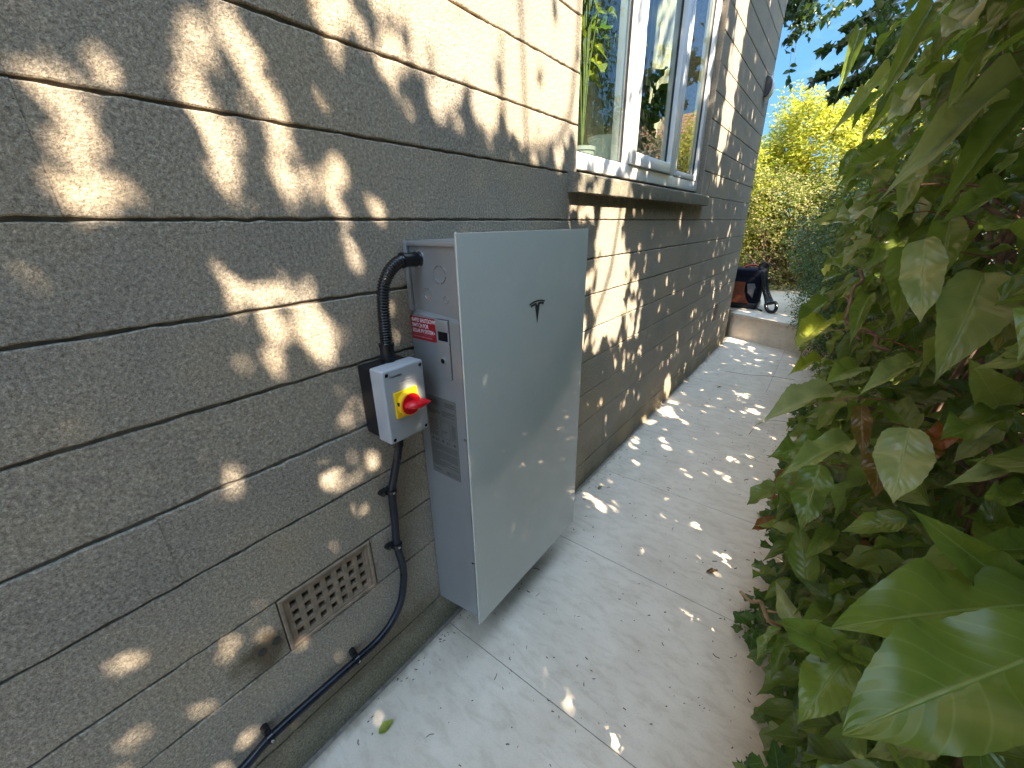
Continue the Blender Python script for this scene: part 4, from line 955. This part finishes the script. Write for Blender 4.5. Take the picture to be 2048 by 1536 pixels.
# --- trees mostly out of view, crowns shaped to dapple the wall ----------------------------------
def crown_tree(label, u0, u1, base, n, dark):
    e = empty('shade_tree', label, 'tree', (base[0], base[1], ZG), 'trees leaning over the hedge')
    u = RNG.uniform(u0, u1, n); v = RNG.uniform(-1.7, 3.6, n)
    tt = RNG.uniform(2.0, 2.9, n) + .12 * np.sin(u * 6) + .1 * np.sin(v * 8); lowm = v < .2; tt[lowm] += RNG.uniform(0, .5, lowm.sum())
    P = np.stack([SX * tt, u + SY * tt, v + SZ * tt], 1)
    n2 = int(n * 1.3); u = RNG.uniform(u0, u1, n2); v = RNG.uniform(-1.0, 3.3, n2); t2 = RNG.uniform(1.9, 2.4, n2); P2 = np.stack([SX * t2, u + SY * t2, v + SZ * t2], 1)
    D = norm(rv(n) + np.array([-.2, 0, -.5])); Nn = norm(np.array(SD) * 1.5 + rv(n, .6)); Ln = RNG.uniform(.042, .072, n)
    leaves('crown', dark, [(T_LOW, P, D, Nn, Ln, RNG.uniform(.5, .7, n), tints(n, 0)), (T_DIA, P2, norm(rv(n2)), norm(np.array(SD) * 1.8 + rv(n2, .5)), RNG.uniform(.020, .036, n2), RNG.uniform(.6, .85, n2), tints(n2, 0))], e, keep=skygap, extra=True)
    bm = bmesh.new(); top = Vector((base[0] + .1, (base[1]), 3.2)); limb(bm, (base[0], base[1], ZG), top, .11, .07, .02, 12, 6)
    for k in range(16):
        q = RNG.uniform(u0, u1), RNG.uniform(-1, 3.4); t_ = 2.45; limb(bm, Vector((base[0], base[1], RNG.uniform(.8, 3.1))), (SX * t_ + .12, q[0] + SY * t_, q[1] + SZ * t_ + .05), .028, .005, .05, 6, 5)
    # limbs are left untrimmed across the sunny gaps; the trunk is set back
    obj('trunk', bm, M['bark'], e, smooth=True); return e
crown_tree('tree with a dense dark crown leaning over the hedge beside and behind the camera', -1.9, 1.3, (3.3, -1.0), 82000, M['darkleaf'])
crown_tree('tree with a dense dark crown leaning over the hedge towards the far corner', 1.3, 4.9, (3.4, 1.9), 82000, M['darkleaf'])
# --- overhanging sprays at the top of the picture ------------------------
spray = empty('overhanging_climber', 'dark trailing sprays hanging into the sky at the top, beside the house corner', 'climber', (.9, 4.0, 3.2))
bm = bmesh.new(); SP, SDr = [], []
def hang(pts, dens, r=.003):
    c = catmull(pts, 10); tube(bm, c, lambda t: r * (1.2 - .8 * t), 5)
    for a, b in zip(c, c[1:]):
        for k in range(dens):
            SP.append(a.lerp(b, random.random())); SDr.append(((b - a).normalized() * .6 + Vector(RNG.normal(0, .7, 3))))
DP = 3.9
hang([at(1660, -60, DP), at(1612, 10, DP), at(1598, 40, DP)], 6)
hang([at(1592, 30, DP), at(1591, 90, DP), at(1590, 145, DP)], 0, .002)
hang([at(1604, 20, DP), at(1588, 70, DP), at(1580, 130, DP), at(1578, 185, DP)], 1, .002)
hang([at(1760, -40, DP), at(1690, 8, DP), at(1645, 40, DP), at(1570, 78, DP)], 3, .003)
hang([at(1790, 20, 3.2), at(1720, 70, 3.2), at(1640, 108, 3.2)], 5, .003); hang([at(1800, 60, 3.0), at(1700, 130, 3.0), at(1625, 165, 3.0)], 7, .003); hang([at(1800, 150, 2.8), at(1720, 160, 2.8), at(1665, 190, 2.8)], 8, .003)
hang([at(1810, -30, 3.2), at(1740, 30, 3.2), at(1690, 60, 3.2)], 7, .003)
for k in range(600):
    q = at(1580 + RNG.normal(0, 30) + 10, 5 + RNG.normal(0, 26) - 8, DP + RNG.normal(0, .15)); SP.append(q); SDr.append(Vector(RNG.normal(0, 1, 3)) + Vector((0, 0, -.6)))
for k in range(700):
    q = at(1790 + RNG.normal(0, 30), 100 + RNG.normal(0, 60), 2.9 + RNG.normal(0, .25)); SP.append(q); SDr.append(Vector(RNG.normal(0, 1, 3)) + Vector((-.3, 0, -.6)))
obj('stem', bm, M['bark'], spray, smooth=True)
n = len(SP); leaves('foliage', M['darkleaf'], [(T_MED, np.array(SP), np.array(SDr), norm(rv(n) + np.array([0, -.6, .6])), RNG.uniform(.05, .09, n), RNG.uniform(.5, .65, n), tints(n, 0))], spray, cull=True)

# ------------------------------------------------------------------ bag and tool on the terrace
TZ = .2925
bag = empty('tool_bag', 'black and navy tool bag with orange side panel standing behind the house corner', 'bag', (-.05, 5.42, TZ))
def sweep_box(bm, x0, x1, y0, y1, z0, z1, bulge=.02):
    box(bm, x0, x1, y0, y1, z0, z1, .045, 4)
bm = bmesh.new(); sweep_box(bm, -.34, .185, 5.10, 5.42, TZ + .002, TZ + .44); 
for v in bm.verts:
    t = (v.co.z - TZ) / .44; v.co.x += (.03 * math.sin(t * 3.1) if v.co.x > -.05 else 0); v.co.y += -.02 * math.sin(t * 3.1) * (v.co.y < 5.2)
obj('body', bm, M['navy'], bag, smooth=True, angle=50)
bm = bmesh.new(); box(bm, -.345, .195, 5.09, 5.43, TZ + .36, TZ + .475, .035, 4); obj('lid', bm, M['navy'], bag, angle=50)
bm = bmesh.new(); box(bm, -.35, .20, 5.085, 5.435, TZ, TZ + .075, .02, 3); obj('base', bm, M['black'], bag, angle=50)
bm = bmesh.new(); prism(bm, [(-.20, TZ + .07), (.105, TZ + .07), (.06, TZ + .14), (.035, TZ + .22), (.03, TZ + .32), (-.20, TZ + .32)], 1, 5.066, 5.12); obj('side_panel', bm, M['orange'], bag)
bm = bmesh.new(); prism(bm, [(.055, TZ + .30), (.13, TZ + .31), (.145, TZ + .27), (.135, TZ + .14), (.075, TZ + .20)], 1, 5.064, 5.12); obj('patch', bm, M['greyfab'], bag)
bm = bmesh.new(); tube(bm, catmull([(-.05, 5.25, TZ + .47), (.02, 5.24, TZ + .505), (.10, 5.24, TZ + .505), (.17, 5.25, TZ + .46)], 8), .012, 10); obj('handle', bm, plain('red_strap', (.40, .05, .03), .7), bag, smooth=True)
bm = bmesh.new(); tube(bm, catmull([(.17, 5.12, TZ + .02), (.22, 5.05, TZ + .018), (.27, 5.00, TZ + .010)], 8), .010, 8); obj('strap', bm, M['black'], bag, smooth=True)
tool = empty('black_tool', 'curved black plastic tool with looped foot leaning against the bag on the terrace', 'tool', (.37, 4.98, TZ))
c = catmull([(.185, 5.15, TZ + .50), (.21, 5.12, TZ + .40), (.245, 5.09, TZ + .27), (.30, 5.05, TZ + .16), (.335, 5.0, TZ + .10)], 8)
bm = bmesh.new()
def strip(c, w, th):
    rr = []
    for i, p in enumerate(c):
        t = (c[min(i + 1, len(c) - 1)] - c[max(i - 1, 0)]).normalized(); s = Vector((1, .15, 0)); s = (s - t * s.dot(t)).normalized(); u = t.cross(s); k = i / (len(c) - 1)
        ww = w * (1.1 - .35 * math.sin(k * 3.0)); rr.append([bm.verts.new(p + s * a * ww + u * b * th) for a, b in ((-1, -.6), (-.8, -1), (.8, -1), (1, -.6), (1, .6), (.8, 1), (-.8, 1), (-1, .6))])
    for a, b in zip(rr, rr[1:]):
        for k in range(8): bm.faces.new((a[k], a[(k + 1) % 8], b[(k + 1) % 8], b[k]))
    bm.faces.new(rr[0][::-1]); bm.faces.new(rr[-1])
strip(c, .046, .028); cyl(bm, (.183, 5.12, TZ + .50), (.183, 5.18, TZ + .50), .058, seg=24)
obj('shaft', bm, M['black'], tool, angle=45)
bm = bmesh.new(); lp = [(.335, 5.0, TZ + .12), (.30, 4.985, TZ + .09), (.325, 4.96, TZ + .035), (.365, 4.94, TZ + .018), (.405, 4.93, TZ + .03), (.415, 4.94, TZ + .07), (.395, 4.97, TZ + .12), (.335, 5.0, TZ + .12)]
tube(bm, catmull(lp, 8), .019, 10); obj('loop', bm, M['blackgloss'], tool, smooth=True)
bm = bmesh.new(); tube(bm, [Vector(p) + Vector((-.012, -.03, .01)) for p in c[4:-4]], .008, 8); tube(bm, [Vector(p) + Vector((.022, -.028, .01)) for p in c[4:-4]], .006, 8); obj('rib', bm, M['blackgloss'], tool, smooth=True)

# ------------------------------------------------------------------ potted plants inside the window
def potted(label, y, x, z, m, rad, h, nl, L0, L1, wl, up, tone, stems=True):
    e = empty('potted_plant', label, 'potted plant', (x, y, z), 'plants on the inner window sill')
    bm = bmesh.new(); cyl(bm, (x, y, z), (x, y, z + h), rad * .8, rad, 28); cyl(bm, (x, y, z + h - .012), (x, y, z + h + .003), rad * 1.04, rad * 1.05, 28); obj('pot', bm, m, e, angle=40)
    P, D = [], []
    for k in range(nl):
        bm = bmesh.new()
        a = RNG.uniform(0, 6.28); top = Vector((x - .02 + math.cos(a) * RNG.uniform(.01, .07), y + math.sin(a) * RNG.uniform(.02, .14), z + h + RNG.uniform(.4, 1) * up)); tube(bm, catmull([(x, y, z + h - .02), (x + (top.x - x) * .4, y + (top.y - y) * .3, z + h + (top.z - z - h) * .6), top], 5), .003, 5); P.append(top); D.append((math.cos(a) * .4, math.sin(a), .1 + RNG.normal(0, .4)))
        obj('stem', bm, M['greenstem'], e, smooth=True)
    n = len(P)
    T = place(T_BIG, np.array(P), np.array(D), norm(rv(n, .5) + np.array([.9, -.3, .5])), RNG.uniform(L0, L1, n), RNG.uniform(wl * .8, wl * 1.2, n))
    T[:, :, 0] = np.minimum(T[:, :, 0], -.075); k = T.shape[1]
    fastmesh('foliage', T.reshape(-1, 3), (T_BIG[1][None] + (np.arange(n) * k)[:, None, None]).reshape(-1, 4), np.repeat(np.clip(RNG.normal(tone, .2, n), 0, 1), k), M['indoor'], e, np.tile(T_BIG[2], (n, 1)), True)
potted('yellow-leaved houseplant in a pale green pot behind the left window pane', 1.46, -.20, 1.521, M['pot'], .085, .17, 22, .10, .19, .35, .50, .8)
potted('tall spiky houseplant rising at the left edge of the window', 1.22, -.20, 1.521, M['pot2'], .06, .10, 34, .10, .16, .10, .95, .85)
potted('dark green houseplant in a grey pot behind the middle window pane', 2.02, -.20, 1.521, M['pot2'], .07, .17, 26, .10, .17, .55, .34, .35)
potted('small dark plant behind the narrow far window pane', 2.46, -.20, 1.521, M['pot2'], .05, .09, 14, .06, .11, .45, .25, .3)

# ------------------------------------------------------------------ neighbour's house and fence seen in the window reflection
nb = empty('neighbour_house', 'neighbouring house with a clay tiled roof, mirrored in the window', 'house', (6, 16, ZG))
bm = bmesh.new(); box(bm, 2.2, 13, 14.2, 20, ZG, 2.7); obj('wall', bm, M['render'], nb)
bm = bmesh.new(); rows = 18
for k in range(rows):
    y0 = 13.9 + k * .18; z0 = 2.65 + k * .13
    n = 70
    for i in range(n):
        xa = 2.0 + 11.2 * i / n; prism(bm, [(y0, z0 + .02), (y0 + .22, z0 + .15), (y0 + .22, z0 + .18), (y0, z0 + .05)], 0, xa + .005, xa + 11.2 / n - .012)
prism(bm, [(13.9, 2.62), (17.14, 4.98), (20.4, 2.62)], 0, 2.0, 13.2)
obj('roof', bm, M['roof'], nb)
fe = empty('garden_fence', 'brown timber garden fence beyond the hedge, mirrored in the window', 'fence', (4.2, 9, ZG))
bm = bmesh.new()
for k in range(90): box(bm, 4.6, 4.618, -3 + k * .15, -3 + k * .15 + .138, ZG, 1.75 + .0 * k, .002, 1)
obj('board', bm, M['fence'], fe)
for k in range(7):
    bm = bmesh.new(); box(bm, 4.62, 4.71, -3 + k * 2.2, -2.91 + k * 2.2, ZG, 1.85); obj('post', bm, M['fence'], fe)

# ------------------------------------------------------------------ litter on the paving
def fallen(px, py, size, ang, tint, label, curl=.3):
    p = on(px, py, 2, 0); t = template(10, 2, .5, 1.7, .35, -curl, .02, .15)
    d = np.array([[math.cos(R(ang)), math.sin(R(ang)), .06]]); X = place(t, np.array([[p.x, p.y, .004]]), d, np.array([[.1, .1, 1.0]]), np.array([size]), np.array([.5]))[0]
    X[:, 2] -= X[:, 2].min() - .0012
    o = fastmesh('fallen_leaf', X, t[1], np.full(len(X), tint), M['laurel'], None, t[2], True); setp(o, label, 'leaf', 'fallen leaves on the paving'); return o
fallen(757, 1468, .045, 75, .90, 'curled yellow leaf fallen on the paving at the bottom, nearest the camera')
fallen(1412, 1145, .045, 30, .97, 'curled brown leaf fallen on the paving near the ivy')
fallen(1525, 1038, .035, 150, .92, 'small tan leaf fallen beside the dark leaf at the hedge edge')
fallen(1548, 1052, .05, 80, .25, 'dark green fallen leaf lying by the hedge edge', .1)
fallen(1434, 775, .035, 10, .96, 'brown leaf fallen far down the path')
fallen(1195, 978, .03, 60, .8, 'tiny pale leaf fallen by the wall base beyond the battery')
st_ = empty('broken_stick', 'short tan broken stick poking out of the ivy over the paving', 'stick', tuple(at(1500, 1210, .98)))
bm = bmesh.new(); limb(bm, at(1481, 1183, .95), at(1560, 1250, .98), .0035, .006, .03, 10, 4); limb(bm, at(1535, 1222, .975), at(1600, 1225, .98), .003, .002, .03, 8, 3); obj('stick', bm, M['tanstick'], st_, smooth=True)
for (pts_, lb) in (([(1498, 868), (1520, 845), (1560, 842), (1600, 850)], 'long thin bare twig arching over the paving from the hedge'), ([(1450, 742), (1500, 750), (1540, 752), (1590, 760)], 'thin bare twig low over the paving near the step')):
    bm = bmesh.new(); tube(bm, catmull([on(x, y, 2, .012 + .01 * i) for i, (x, y) in enumerate(pts_)], 8), .0016, 6); o = obj('twig', bm, M['redstem'], smooth=True); setp(o, lb, 'twig')
bm = bmesh.new()
for k in range(900):
    y = RNG.uniform(-.4, 4.6); x = RNG.uniform(.02, .95) if RNG.random() < .55 else (.02 + abs(RNG.normal(0, .03)) if RNG.random() < .6 else .9 - abs(RNG.normal(0, .1))); a = RNG.uniform(0, 6.28); ln = RNG.uniform(.003, .010) if RNG.random() < .9 else RNG.uniform(.012, .028); w = RNG.uniform(.0006, .0014)
    p = Vector((x, y, .0018)); d = Vector((math.cos(a), math.sin(a), 0)); s = Vector((-d.y, d.x, 0)) * ln * RNG.uniform(-.3, .3); tube(bm, [p, p + d * ln * .5 + s, p + d * ln], w, 4)
setp(obj('leaf_litter', bm, M['litter']), 'fine dark leaf crumbs and needles scattered over the paving', 'debris', kind='stuff')
